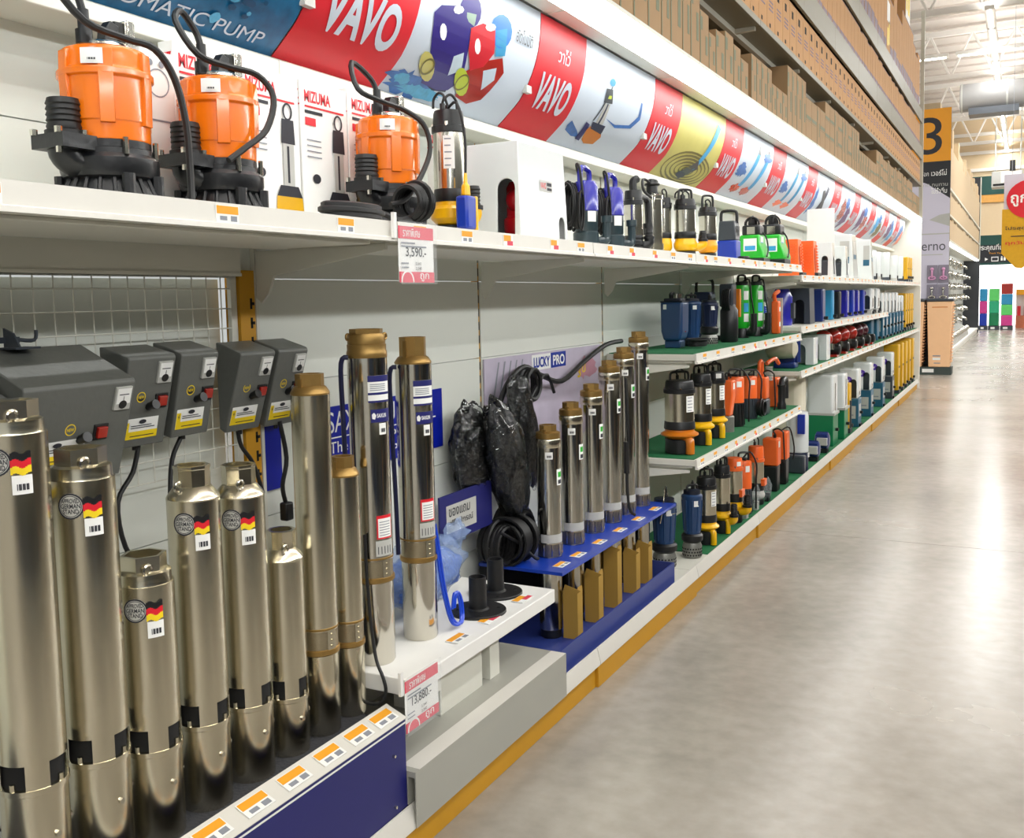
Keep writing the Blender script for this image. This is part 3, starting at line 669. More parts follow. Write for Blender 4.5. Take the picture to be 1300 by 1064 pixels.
# ---------------------------------------------------------------- orange dewatering pumps on the top shelf
def dewater(label, loc, s=1.0, cable_pts=None, coiled=False, rz=0.0):
    t = thing('dewatering_pump', label, 'pump', loc, rz)
    b = MB().lathe([(.070, 0), (.098, .004), (.098, .012), (.080, .05), (.078, .055)], 28)
    o = b.build('strainer', iron, t)
    rb = MB()
    for i in range(20):
        a = 2 * PI * i / 20; c, s_ = math.cos(a), math.sin(a); rb.tube([(.099 * c, .099 * s_, .008), (.080 * c, .080 * s_, .055)], .0045, 5, smooth=0)
    rb.build('strainer_ribs', iron, o)
    v = MB().lathe([(.078, .05), (.090, .056), (.094, .07), (.094, .092), (.086, .10), (.084, .102), (.084, .112), (.080, .114), (.080, .128), (.078, .13)], 28)
    v.tube([(.02, -.05, .082), (.0, -.08, .084), (-.005, -.098, .10), (-.005, -.098, .125)], .032, 14)
    v.box(-.045, .045, -.142, -.058, .104, .132)
    vo = v.build('volute', iron, t, bevel=.003)
    for a in (-.35, .5, 1.7, 2.9, 4.0): MB().cyl(.013, .0, .06, 10, (.092 * math.cos(a), .092 * math.sin(a), 0)).build('foot_boss', iron, t)
    bolts(t, .088, .098, 6, .0055, .034, -.35); MB().cyl(.007, .13, .142, 6, (.034, -.142, 0)).cyl(.007, .13, .142, 6, (.034, -.085, 0)).cyl(.007, .13, .142, 6, (-.036, -.142, 0)).cyl(.006, .092, .104, 6, (.034, -.142, 0)).build('flange_bolts', chrome, vo)['kind'] = 'stuff'
    pf = [(.036, .13), (.036, .142), (.031, .144)]
    for i in range(5): pf += [(.0325, .150 + .011 * i), (.0295, .158 + .011 * i)]
    MB().lathe(pf + [(.029, .205), (.022, .205), (.022, .16)], 20, (-.005, -.098, 0)).build('hose_stub', rubber, vo)
    m = MB().lathe([(.078, .128), (.080, .13), (.081, .165), (.0835, .168), (.0845, .252), (.091, .256), (.091, .268), (.0845, .272), (.083, .276), (.083, .30), (.079, .312), (.068, .317), (.03, .319)], 36)
    for i in range(6):
        a = .35 + PI / 3 * i; m.T = Matrix.Rotation(a, 4, 'Z'); m.prism([(.06, .16), (.088, .16), (.0905, .25), (.088, .305), (.06, .312)], -.014, .014)
    m.T = Matrix()
    mo = m.build('motor_shell', orange, t, bevel=.002, sharp=30)
    sticker(mo, .0905, -55, 13, .272, .302); barcode(mo, .0918, -55, .276, 8, .012)
    MB().lathe([(.05, .317), (.05, .326), (.046, .33)], 20).build('top_cap', chrome, t)
    MB().box(-.014, .014, -.008, .062, .326, .342).prism([(-.008, .33), (.022, .33), (.03, .372), (.01, .38), (-.004, .36)], -.012, .012, 'X').prism([(.03, .35), (.062, .328), (.066, .36), (.05, .384), (.02, .382)], -.01, .01, 'X').build('handle', black, t, bevel=.002)
    MB().box(-.018, .018, .04, .064, .318, .386).box(-.019, .0195, .045, .06, .352, .388).build('clamp_plate', chrome, t, bevel=.002)
    MB().cyl(.016, .322, .35, 12, (0, -.045, 0)).cyl(.011, .35, .39, 12, (0, -.045, 0)).build('cable_gland', black, t)
    c_ = cable_pts or [(0, -.045, .385), (-.005, -.055, .43), (-.02, -.11, .46), (.0, -.14, .40), (.045, -.10, .345), (.055, -.03, .332), (.06, .05, .335), (.075, .095, .30), (.085, .135, .21), (.09, .14, .10), (.095, .12, .012)]
    cable(t, c_, .0075)
    return t
d1 = dewater('large orange dewatering pump, leftmost on the top shelf', (.265, 1.297, 1.6008),
        cable_pts=[(0, -.045, .385), (-.01, -.06, .44), (-.02, -.13, .52), (.02, -.20, .53), (.05, -.16, .42), (.055, -.09, .35), (.06, .0, .335), (.075, .06, .325), (.085, .10, .27), (.09, .12, .18), (.09, .125, .08), (.095, .12, .012)])
d2 = dewater('large orange dewatering pump with cable crossing its front, second from left', (.265, 1.586, 1.6008),
        cable_pts=[(0, -.045, .385), (-.01, -.05, .42), (-.01, -.09, .455), (.01, -.125, .42), (.045, -.10, .35), (.055, -.02, .338), (.075, .05, .33), (.098, .075, .28), (.104, .04, .2), (.106, -.03, .15), (.10, -.08, .115)])
d3 = dewater('orange dewatering pump with coiled black cable at its foot, beside the steel float pump', (.272, 2.203, 1.6008),
        cable_pts=[(0, -.045, .385), (-.01, -.06, .42), (-.02, -.13, .45), (.02, -.16, .37), (.05, -.10, .345), (.055, .0, .338), (.095, .04, .30), (.11, .05, .23), (.11, .0, .15), (.11, -.08, .08), (.10, -.14, .06)])
d3.scale = (.95, .95, .95); d1.scale = (.94, .94, .91); d2.scale = (.94, .94, .91)
t = thing('cable_bundle', 'coil of thick black cable lying before the third orange pump on the top shelf', 'cable', (.395, 2.03, 1.6005))
coil(t, (0, .11, .066), .048, .0075, 6, axis='Y', name='coil', seed=4); coil(t, (-.01, -.14, .032), .042, .0075, 3, axis='Z', name='loose_coil', seed=9, sq=2.4)
cable(t, [(-.01, -.16, .012), (0, -.06, .03), (.015, .0, .015), (.01, .06, .02), (.0, .1, .01)], .0075, name='tail')
# black cable end of a pump standing further left
t = thing('cable_end', 'black cable end lying at the extreme left of the top shelf', 'cable', (.30, .985, 1.6005)); MB().tube([(0, -.2, .05), (0, -.1, .045), (0, -.02, .03), (0, .03, .012)], .012, 10).build('cable', rubber, t)
# ---------------------------------------------------------------- white cartons behind them
def pump_carton(label, loc, w=.14, h=.385, d=.044, rz=0, side=False):
    t = thing('printed_carton', label, 'carton', loc, rz, 'white pump cartons on the top shelf')
    MB().box(-d / 2, d / 2, -w / 2, w / 2, 0, h).build('box', paper, t, bevel=.002)
    f = onX(d / 2 + .0008); f2 = onY(-w / 2 - .0008)
    if side:
        P = [ring2(0, .28, .03, .03, .003), rect(-.03, .03, .20, .204), rect(-.03, -.026, .12, .2), rect(.026, .03, .12, .2), rect(-.03, .03, .12, .124), disc2(-.02, .32, .007, .007), disc2(.01, .32, .007, .007), disc2(.028, .32, .007, .007)]
        flat(P, f, 'line_drawing', [taggrey], t); return t
    P = [text2d('MIZUMA', -w * .42, h - .054, .105, .03, .03) + (0,), rect(-w * .42, w * .42, h - .067, h - .062, 0), rect(-w * .42, -w * .05, h - .082, h - .074, 1), rect(-w * .42, -w * .2, h - .112, h - .092, 0)]
    for i in range(4): P.append(rect(-w * .40, -w * .1, h - .15 - .014 * i, h - .147 - .014 * i, 2))
    P += [disc2(-w * .22, h - .245, .016, .012, 1)] + [([(w * .27 + (a - 0) * 1.35, b_) for a, b_ in q[0]], q[1], q[2]) for q in pumpprint(0, .022, .27, 3, 4, 1, 0)]
    P += [rect(w * .27 - .006, w * .27 + .002, .11, .2, 1)]
    flat(P, f, 'front_print', [redp, prnt, taggrey, lgrey, ochre], t)
    flat([text2d('MIZ', -.018, h - .05, .036, .026, .03) + (0,), rect(-.02, .02, h - .064, h - .06, 0)], f2, 'side_print', [redp], t)
    return t
pump_carton('white carton with pale line drawing, behind the first two orange pumps', (.1525, 1.507, 1.6008), .088, .347, side=True)
pump_carton('white carton with red lettering half hidden by the second orange pump', (.1525, 1.644, 1.6008), .184, .38)
pump_carton('white carton showing a yellow-footed pump picture right of the second orange pump', (.1525, 1.855, 1.6008), .204, .373)
pump_carton('white carton left of the third orange pump, second with a full pump picture', (.1525, 2.060, 1.6008), .19, .376)
pump_carton('white carton hidden behind the third orange pump', (.1525, 2.268, 1.6008), .215, .388)
pump_carton('white carton peeking out between the float pump and the white cover', (.1525, 2.70, 1.6008), .16, .352)
# small steel pump standing in front of the cartons
# ---------------------------------------------------------------- stack pumps (used on all shelves)
def stackpump(name, label, loc, r, H, base, body, head, f=(.22, .30, .66, .86), out=None, outm=None, hnd=True, loops=1, lab=None, rz=0.0, group=None, foot=.03, flt=None, tube_r=.018, volute=1.12, sticky=None, top=None, outr=1.7):
    t = thing(name, label, 'pump', loc, rz, group); h = lambda a: a * H
    MB().lathe([(r * .9, 0), (r * 1.0, .004), (r * .98, foot), (r * .7, foot + .001)], 22).build('strainer_foot', black, t)
    MB().lathe([(r * .72, foot), (r * .95, foot + .006), (r * volute, foot + .02), (r * volute, h(f[0]) - .022), (r * 1.0, h(f[0]) - .01), (r * .98, h(f[0]))], 26).build('pump_casing', base, t)
    MB().lathe([(r * 1.02, h(f[0])), (r * 1.06, h(f[0]) + .004), (r * 1.02, h(f[1]) - .004), (r, h(f[1]))], 26).build('seal_ring', black, t)
    bo = MB().lathe([(r * .99, h(f[1])), (r * .99, h(f[2]))], 32).build('motor_body', body, t)
    ho = MB().lathe([(r * 1.0, h(f[2])), (r * 1.07, h(f[2]) + .003), (r * 1.07, h(f[2]) + .02), (r * .98, h(f[2]) + .022), (r * .94, h(f[3]) - .008), (r * .88, h(f[3])), (r * .2, h(f[3]) + .002)], 24).build('head', head, t)
    bolts(ho, r * .98, h(f[2]) + .018, 4, .005, .012)
    if hnd: arch_handle(t, r * .72, h(f[3]) - .004, H, m=black if top is None else top, ang=.9)
    for i in range(loops): loop_cable(t, -.25 * r, (.35 - .6 * i) * r, h(f[3]), H * .13, r * .6, ang=1.0 + 2.2 * i, down=(h(.3) if i == 0 else None))
    if out is not None: stub(t, out, r * outr, h(f[0]) * .55, H * .24, tube_r, None, outm or base)
    if lab is not None: spec_label(bo, r, lab, 20, h(f[1]) + .35 * h(f[2] - f[1]), h(f[2]) - .01)
    if sticky is not None: sticker(ho, r * 1.0, sticky, 16, h(f[2]) + .03, h(f[2]) + .055)
    if flt:
        fx, fy, fz = flt; fo = MB().box(fx - .02, fx + .02, fy - .028, fy + .028, fz, fz + .095).build('float_switch', royal, t, bevel=.008)
        MB().box(fx - .021, fx + .021, fy + .022, fy + .034, fz - .002, fz + .095).lathe([(.014, fz + .095), (.012, fz + .125), (.006, fz + .13), (.005, fz + .16)], 10, (fx, fy, 0)).build('float_trim', yellow, fo, bevel=.003)
        cable(fo, [(fx, fy, fz + .15), (fx, fy + .002, fz + .26), (fx - .02, fy - .004, h(.9)), (-.01, 0, h(f[3]))], .004)
    return t
p = stackpump('float_pump', 'steel float pump with blue float switch and yellow casing, beside the third orange pump', (.30, 2.475, 1.6008), .047, .41, yellow, chrome, black, f=(.24, .33, .72, .88), out=1.3, volute=1.25, lab=-60, flt=(.085, -.055, .012), loops=2, hnd=False, tube_r=.022, outr=2.0)
# ---------------------------------------------------------------- white pump cover with arched openings
def cover(label, loc, d, w, h, m, openings=(), taper=.0, inside=None, cat='pump cover', name='pump_cover', rz=0.0, group=None, bev=.012, wall=.006, extra=None):
    """hollow box d deep (x), w wide (y); openings: ('x' or 'y' face, centre, width, height, sill)"""
    t = thing(name, label, cat, loc, rz, group)
    def frus(o, z0, z1):
        k = taper * h; b = MB()
        vs = [(sx * (d / 2 - o) , sy * (w / 2 - o), z0) for sx, sy in ((-1, -1), (1, -1), (1, 1), (-1, 1))] + [(sx * (d / 2 - o - k), sy * (w / 2 - o - k), z1) for sx, sy in ((-1, -1), (1, -1), (1, 1), (-1, 1))]
        return b.add(vs, [(3, 2, 1, 0), (4, 5, 6, 7), (0, 1, 5, 4), (1, 2, 6, 5), (2, 3, 7, 6), (3, 0, 4, 7)])
    cs = [frus(wall, -.01, h - wall)]
    for (f, c, ow, oh, sill) in openings:
        P = [(p[0] + c, p[1] + sill) for p in arch(ow, oh)]
        b = MB(); b.prism(P, -w, 0, 'Y') if f == 'y' else b.prism(P, 0, d, 'X'); cs.append(b)
    link('shell', cut(frus(0, 0, h), cs, [m], 'shell'), t, bevel=bev, seg=3)
    if inside: inside(t)
    if extra: extra(t)
    return t
def redpump(t):
    o = MB().lathe([(.045, .0), (.05, .01), (.05, .05), (.04, .06), (.04, .15), (.03, .17)], 18, (.035, -.06, .02)).sphere(.042, (.045, -.08, .13)).cyl(.03, -.02, .1, 14, (.03, 0, .08), axis='Y').build('pump_inside', red, t)
    MB().cyl(.018, .18, .23, 14, (.03, -.06, 0)).torus(.026, .007, (.05, -.10, .235), axis='Y').build('pressure_switch', chrome, o)
    MB().box(-.085, .085, -.15, .15, .0, .012).build('base_tray', black, t)
def vlabel(t):
    P = [rect(-.03, .065, .16, .198, 0), text2d('VAVO', -.024, .17, .042, .02, .03) + (1,), rect(.024, .06, .181, .192, 2), rect(.024, .06, .166, .175, 2)]
    f = lambda u, v: (.1042 - v * .035, u, v)
    flat(P, f, 'name_label', [lgrey, redp, prnt], t)
cover('large white pump cover with arched openings and a red pump inside, near the shelf centre', (.30, 2.905, 1.6008), .205, .36, .305, white,
      [('y', .05, .062, .20, -.01), ('x', .135, .048, .095, -.01)], .035, redpump, extra=vlabel, bev=.016)
# ---------------------------------------------------------------- lower left: boreholes pumps, control boxes, tables
nb = thing('display_block', 'navy display block topped with charcoal foam holding the steel pumps', 'display stand', (0, 0, 0))
MB().box(.03, .44, .2, 1.93, .121, .34).build('block', navyb, nb)
MB().box(.03, .438, .2, 1.945, .341, .3597).build('foam_mat', foam, nb, bevel=.006)
fb = MB().box(.441, .455, .2, 1.935, .148, .374).build('front_board', navyb, nb)
MB().box(.4552, .4565, .2, 1.936, .362, .366).build('white_edge', whitem, fb)
for y in (1.20, 1.31, 1.43, 1.55, 1.67, 1.78, 1.88): put_tag(fb, .449, y, .3835, 0, rot=(0, -1.19, 0), s=1.3)
MB().prism([(.400, .402), (.400, .400), (.460, .376), (.460, .378)], .2, 1.936).build('top_strip', lipm, fb)
MB().cyl(.004, .455, .462, 8, (0, 1.88, .30), axis='X').cyl(.004, .455, .462, 8, (0, 1.88, .17), axis='X').build('screws', chrome, fb)
fw_ = MB()
for i in range(34): y = .25 + .05 * i; fw_.box(.41, .455, y, y + .004, .3976, .3978)
def flagpart(par, r, ang, z):
    b = MB(); n = 10
    for k in range(3):
        for i in range(n):
            a0 = ang - 16 + 32 * i / n; a1 = ang - 16 + 32 * (i + 1) / n
            w0 = .0025 * math.sin(i * .9); b.patch(r + .0016, a0, a1, z + .012 * k + w0, z + .012 * (k + 1) + w0, 1, 2 - k)
    return b.build('flag_sticker', [black, redp, yel], par)
def german(label, loc, r, H, big=False, mot=.0, seed=0, view=-45, ring_a=10, flag=True):
    t = thing('borehole_pump', label, 'pump', loc, group=None)
    hm = mot
    hw = hm + .013
    mb = MB().lathe([(r * .97, 0), (r * .98, .01), (r * .98, hm - .012), (r * 1.03, hm - .01), (r * 1.03, hm), (r * .9, hm + .001)], 36)
    mo = mb.build('motor_can', steel, t); bolts(mo, r * 1.0, hm - .02, 5, .0, .0) if False else None
    sc = MB()
    for i in range(4): a = math.radians(view + 40 + 72 * i); c, s_ = math.cos(a), math.sin(a); sc.T = Matrix.Translation((r * .985 * c, r * .985 * s_, hm * .62)) @ Matrix.Rotation(a, 4, 'Z') @ Matrix.Rotation(PI / 2, 4, 'Y'); sc.cyl(.0055, 0, .004, 6)
    sc.T = Matrix(); sc.build('screws', chrome, mo)
    top = H - (.055 if big else .07)
    zw1 = hm + .044
    # intake band: the tube wall with open windows between pillars
    b = MB(); wa = []
    for i in range(4):
        a0 = view - 53 + 90 * i
        b.patch(r - .0006, a0 + 45, a0 + 85, hm, zw1, 6)
        b.lathe([(.0045, hm - .002), (.0045, hm + .012)], 6, ((r - .003) * math.cos(math.radians(a0 + 20)), (r - .003) * math.sin(math.radians(a0 + 20)), 0))
    b.build('intake_pillars', steel, t)
    MB().cyl(r * .90, hm - .002, zw1 + .004, 24).build('intake_core', darkm, t)
    tb = MB().lathe([(r * .9, zw1), (r, zw1), (r, top), (r * .9, top)], 48).build('tube', steel, t)
    if big:
        hd = MB().lathe([(r * .95, top), (r * .93, top + .004), (r * .92, top + .022), (r * .80, top + .026)], 36)
        hd.lathe([(r * .80, top + .02), (r * .80, H), (r * .66, H), (r * .62, H - .03)], 6, cap=False)
    else:
        hd = MB().lathe([(r, top), (r * 1.01, top + .003), (r * .97, top + .008), (r * .74, top + .024), (r * .66, top + .028)], 36)
        hd.lathe([(r * .68, top + .026), (r * .68, H - .008), (r * .7, H - .006), (r * .7, H), (r * .54, H), (r * .5, H - .04)], 8, cap=False)
    ho = hd.build('discharge_head', steel, t, sharp=25)
    MB().cyl(r * .60, H - .032, H - .03, 16).build('bore', darkm, ho)
    a = math.radians(view + ring_a); MB().torus(.010, .0028, (r * .78 * math.cos(a), r * .78 * math.sin(a), top + .03), 14, 6, 'X').build('lifting_eye', chrome, ho)
    if flag:
        ae = view - 20; ze = top - .043; rr = .0235
        P = [ring2(0, ze, rr, rr, .003, 0), ring2(0, ze, rr * .82, rr * .82, .0012, 0)] + [text2d(s_, -w / 2, ze + dz, w, .0085, .02) + (0,) for s_, w, dz in (('APPROVED', .031, .0055), ('GERMAN', .034, -.004), ('STAND', .028, -.0135))]
        flat([disc2(0, ze, rr, rr, 0)], onC(r + .0007, ae), 'emblem_ground', [emb], tb, bisu=.006)
        flat(P, onC(r + .0014, ae), 'emblem', [prnt], tb, bisu=.006)
        flagpart(tb, r, ae + 37, ze - .022)
        barcode(tb, r, ae + 38, ze - .056, 16, .032)
    return t
FX, FZ = .283, .3600
german('widest steel borehole pump, cut by the left picture edge', (FX, 1.046, FZ), .0565, .899, True, mot=.235, view=-40, flag=True)
german('second tallest left borehole pump with hexagonal collar and german flag sticker, second from left', (FX, 1.180, FZ), .0565, .799, True, mot=.225, view=-40)
german('shortest steel borehole pump of the front row with open hexagonal mouth', (FX, 1.308, FZ), .055, .570, True, mot=.188, view=-42)
german('steel borehole pump with domed shoulder, fourth from the left', (FX, 1.443, FZ), .0535, .724, mot=.185, view=-45, ring_a=-40)
german('steel borehole pump with domed shoulder, fifth from the left', (FX, 1.577, FZ), .0535, .704, mot=.172, view=-47, ring_a=5)
german('short domed steel borehole pump without emblem, left of the slim brass-topped one', (FX, 1.706, FZ), .048, .530, mot=.139, view=-48, ring_a=10, flag=False)
def slim(label, loc, r, H, mot, lab=0, cord=None, view=-45, holes=True):
    t = thing('borehole_pump', label, 'pump', loc)
    MB().lathe([(r * .9, 0), (r * .97, .006), (r * .97, mot - .004), (r * .985, mot)], 36).build('motor_can', chrome if lab else steel, t)
    MB().lathe([(r * .97, mot), (r * 1.05, mot + .003), (r * 1.05, mot + .014), (r * .97, mot + .016)], 32).build('brass_ring', brass, t)
    sm = mat('strainer_mesh', '#a79b82', 0.4, .9, var=.6, scale=900)
    st = MB().lathe([(r * .97, mot + .014), (r * .97, mot + .062)], 36, cap=False).build('strainer', sm, t)
    b = MB().patch(r * .972 + .001, view + 22, view + 52, mot + .014, mot + .062, 5)
    for i in range(3): a = math.radians(view + 37); b.T = Matrix.Translation((r * math.cos(a), r * math.sin(a), mot + .024 + .014 * i)) @ Matrix.Rotation(a, 4, 'Z') @ Matrix.Rotation(PI / 2, 4, 'Y'); b.cyl(.0025, 0, .003, 6)
    b.T = Matrix(); b.build('cable_guard', steel, t)
    zt = H - (.075 if lab else .05)
    tb = MB().lathe([(r * .9, mot + .06), (r, mot + .061), (r, zt), (r * .9, zt)], 44).build('tube', chrome if lab else steel, t)
    MB().lathe([(r * .98, mot + .062), (r * 1.02, mot + .064), (r * 1.02, mot + .068), (r * .98, mot + .07)], 32).build('tube_band', brass, tb)
    if lab == 1: hd = MB().lathe([(r, zt), (r * 1.02, zt + .004), (r * 1.0, zt + .016), (r * .97, zt + .02), (r * .98, zt + .034), (r * .94, zt + .036), (r * .96, H - .02), (r * .9, H - .012)], 32).lathe([(r * .84, H - .02), (r * .84, H), (r * .62, H), (r * .6, H - .03)], 8, cap=False); 
    else: hd = MB().lathe([(r, zt), (r * 1.02, zt + .004), (r * .98, zt + .008), (r * .84, zt + .018), (r * .72, zt + .022)], 32).lathe([(r * .74, zt + .018), (r * .74, H), (r * .56, H), (r * .54, H - .03)], 8, cap=False).box(-r * .1, r * .1, -r * .82, r * .82, zt + .01, H - .01)
    ho = hd.build('brass_head', brass, t, sharp=25); MB().cyl(r * .56, H - .02, H - .018, 16).build('bore', darkm, ho)
    if lab == 1:
        for a in (view - 75, view + 70): a = math.radians(a); MB().torus(.008, .003, (r * .95 * math.cos(a), r * .95 * math.sin(a), H - .02), 12, 6, 'X').build('eyelet', brass, ho)
    if lab:
        z = zt - .115; a = view + 30
        b = MB().patch(r + .0008, a - 34, a + 40, z, z + .07, 9, 0).patch(r + .0015, a - 34, a + 40, z + .054, z + .07, 9, 1).patch(r + .0015, a - 34, a + 40, z + .02, z + .026, 9, 1).patch(r + .0015, a - 34, a + 40, z, z + .005, 9, 1)
        for i in range(4): b.patch(r + .0015, a - 28, a + 20, z + .031 + .005 * i, z + .033 + .005 * i, 6, 2)
        b.build('rating_label', [paper, navyb, taggrey], tb)
        b = MB().patch(r + .0008, a - 28, a + 40, z - .052, z - .018, 9, 0).build('brand_band', navyb, tb)
        vs, fs = text2d('SAXUN', -.008, z - .04, .03, .011, .02); flat([(vs, fs, 0), poly2([(-.022, z - .031), (-.016, z - .026), (-.010, z - .034), (-.014, z - .044), (-.021, z - .042)], 0)], onC(r + .0015, a - 2), 'band_lettering', [paper], tb, bisu=.006)
        barcode(tb, r, a + 8, z - .085, 12, .03)
        z2 = mot + .12; b = MB().patch(r + .0008, a - 22, a + 30, z2, z2 + .062, 8, 0).patch(r + .0014, a - 18, a + 26, z2 + .004, z2 + .054, 8, 1)
        for i in range(6): b.patch(r + .002, a - 14, a + 20, z2 + .009 + .007 * i, z2 + .011 + .007 * i, 4, 2)
        b.build('warning_label', [redp, paper, taggrey], tb)
        b = MB().patch(r + .0006, a - 26, a + 34, mot + .074, mot + .115, 8, 0)
        for i in range(5): b.patch(r + .0012, a - 20 + 10 * i, a - 18 + 10 * i, mot + .08, mot + .1, 1, 1)
        b.build('size_scale', [lgrey, prnt], tb)
    return t
slim('tall slim steel pump with tan brass top standing on the charcoal foam', (FX + .005, 1.822, FZ), .0465, .884, .20, view=-48)
slim('short slim steel pump with tan brass top at the right end of the charcoal foam', (FX + .005, 1.938, FZ), .0395, .667, .18, view=-50)
T1 = slim('tallest polished pump with wide brass head, left of the pair on the white table', (.278, 2.068, .4505), .0525, .892, .222, 1, view=-50)
T2 = slim('polished pump with narrow brass head, right of the pair on the white table', (.283, 2.277, .4505), .0515, .862, .225, 2, view=-54)
for tt, y in ((T1, -.0525), (T2, -.052)):
    H = .88 if tt is T1 else .84
    b = MB().tube([(-.02, y - .001, H - .06), (-.035, y - .012, H - .075), (-.035, y - .012, H - .2), (-.03, y - .009, .4), (-.03, y - .006, .25)], .0065, 8); b.build('flat_cable', mat('dark_blue_cable', '#15183a', .4), tt)
cable(T1, [(.02, -.062, .36), (.025, -.066, .25), (.04, -.074, .12), (.06, -.085, .04), (.085, -.093, .0), (.095, -.096, -.035), (.085, -.105, -.062), (.06, -.115, -.066), (.035, -.12, -.06)], .0045, name='hanging_cord')
# white display table on the grey box
wt = thing('display_table', 'low white display table on the grey box carrying two tall polished pumps', 'table', (0, 0, 0))
MB().box(.02, .443, 1.986, 2.842, .405, .45).build('tabletop', whitem, wt, bevel=.003)
MB().box(.20, .36, 2.25, 2.49, .236, .404).build('support_block', cream, wt); MB().box(.30, .385, 2.17, 2.245, .33, .404).build('support_gusset', cream, wt); MB().box(.22, .36, 2.54, 2.60, .236, .404).build('support_post', cream, wt)
MB().box(.05, .12, 2.02, 2.8, .236, .404).build('back_support', cream, wt)
for y, k in ((2.30, 0), (2.48, 1), (2.70, 1)): put_tag(wt, .415, y, .4515, k, rot=(0, -PI / 2, 0), s=1.3)
gb = thing('plinth_box', 'long grey painted box with white taped front edge under the white table', 'box', (0, 0, 0))
MB().box(.04, .455, 1.94, 2.846, .1465, .235).box(.4755, .4785, 1.94, 2.846, .09, .235).box(.455, .4755, 1.94, 2.846, .22, .235).build('box', mat('grey_plinth_paint', '#a5a49b', .5, var=.04, scale=4), gb)
tp = MB().box(.425, .478, 1.96, 2.844, .2352, .2358).build('white_tape', lipm, gb)
MB().box(.04, .43, 1.94, 2.84, .1212, .1463).build('box_foot', darkm, gb)
def price_sign(label, loc, price, w=.155, h=.135, tilt=0.0):
    t = thing('price_sign', label, 'sign', loc); f = onX(.0016)
    MB().box(0, .001, 0, w, -h, 0).build('sheet', paper, t)
    P = [rect(0, w, -.03, 0, 0), text2d('ราคาพิเศษ', .02, -.025, .075, .02, .01) + (1,), text2d(price, .03, -h * .56, .09, .026, .01) + (2,), rect(0, w, -h, -h + .026, 0), text2d('ถูก', .09, -h + .003, .04, .02, .01) + (1,), ring2(.035, -h + .002, .028, .028, .005, 1, 20)]
    P = [p for p in P]; P[-1] = ([(max(.002, a), max(-h, b_)) for a, b_ in P[-1][0]], P[-1][1], 1)
    for i, (a, b_) in enumerate(((.01, .07), (.01, .12))): P.append(rect(a, b_, -.042 - .008 * i, -.038 - .008 * i, 3))
    for i in range(2): P += [rect(.008, .04, -.09 - .01 * i, -.087 - .01 * i, 3), text2d('2,340', .07, -.093 - .012 * i, .025, .008) + (2,)]
    flat([p for p in P], f, 'print', [tagred, paper, prnt, taggrey], t)
    MB().box(.0083, .0086, -.004, w + .004, -h - .004, .012).build('clear_sleeve', sleeve, t)
    MB().box(-.004, .004, -.02, -.008, -.03, .03).build('hanger', whitem, t); return t
price_sign('price sign for 3,590 hanging from the top shelf joint', (.478, 1.935, 1.592), '3,590.-')
price_sign('price sign for 13,880 clipped to the corner of the white table', (.449, 1.945, .462), '13,880.-')
def flange(label, loc, r, h):
    t = thing('floor_flange', label, 'flange', loc)
    MB().lathe([(r, 0), (r, .006), (r * .98, .008), (.034, .009)], 36).build('plate', rubber, t); MB().lathe([(.036, .008), (.028, .014), (.027, h), (.021, h), (.021, h - .03)], 20).build('socket', rubber, t)
    b = MB()
    for i in range(4): a = .6 + PI / 2 * i; b.cyl(.006, .0088, .0095, 8, (r * .72 * math.cos(a), r * .72 * math.sin(a), 0))
    b.build('bolt_holes', darkm, t); return t
flange('black flange plate with upright socket nearer to the blue bag', (.325, 2.535, .4505), .088, .11); flange('black flange plate with upright socket at the back right of the white table', (.285, 2.722, .4505), .088, .115)
def lump(c, sc, seed, n=28, k=18, amp=.18, tilt=None):
    rg = random.Random(seed); b = MB().sphere(1, (0, 0, 0), n, k); ph = [rg.random() * 6 for _ in range(9)]; vs = []
    for p in b.v:
        d = 1 + amp * (math.sin(5 * p[0] + ph[0]) * math.sin(4 * p[1] + ph[1]) + .6 * math.sin(9 * p[2] + ph[2]) * math.sin(8 * p[0] + ph[3]) + .4 * math.sin(15 * p[1] + ph[4] + 6 * p[2]))
        v = Vector((p[0] * sc[0] * d, p[1] * sc[1] * d, p[2] * sc[2] * d))
        if tilt: v = tilt @ v
        vs.append((v.x + c[0], v.y + c[1], v.z + c[2]))
    b.v = vs; return b
t = thing('bagged_strap', 'clear plastic bag full of blue strapping behind the tall pumps on the white table', 'bag', (.15, 2.47, .464))
lump((0, .02, .085), (.07, .20, .085), 4, amp=.1).build('strapping', mat('bagged_blue', '#3a62b8', .3, var=.6, scale=60, bump=.6), t, sharp=60); lump((0, .02, .10), (.082, .225, .1), 8, 34, 22, .13).build('bag_film', plastb, t, sharp=80); lump((.01, .215, .185), (.03, .05, .04), 5, 16, 10, .3).build('bag_neck', plastb, t, sharp=80)
t = thing('blue_strap', 'bright blue strap hanging in a narrow loop right of the pair of tall pumps', 'strap', (.345, 2.35, .4515))
for dy in (0, .012): MB().tube([(-.02, -.06 + dy, .325), (-.015, -.05 + dy, .25), (-.01, -.035 + dy, .14), (0, -.01 + dy, .035), (.01, .02 + dy, .014), (.0, .05 + dy, .03), (-.01, .055 + dy, .08), (-.01, .03 + dy, .10), (-.005, .01 + dy, .06)], .005, 6).build('strand', straw, t)
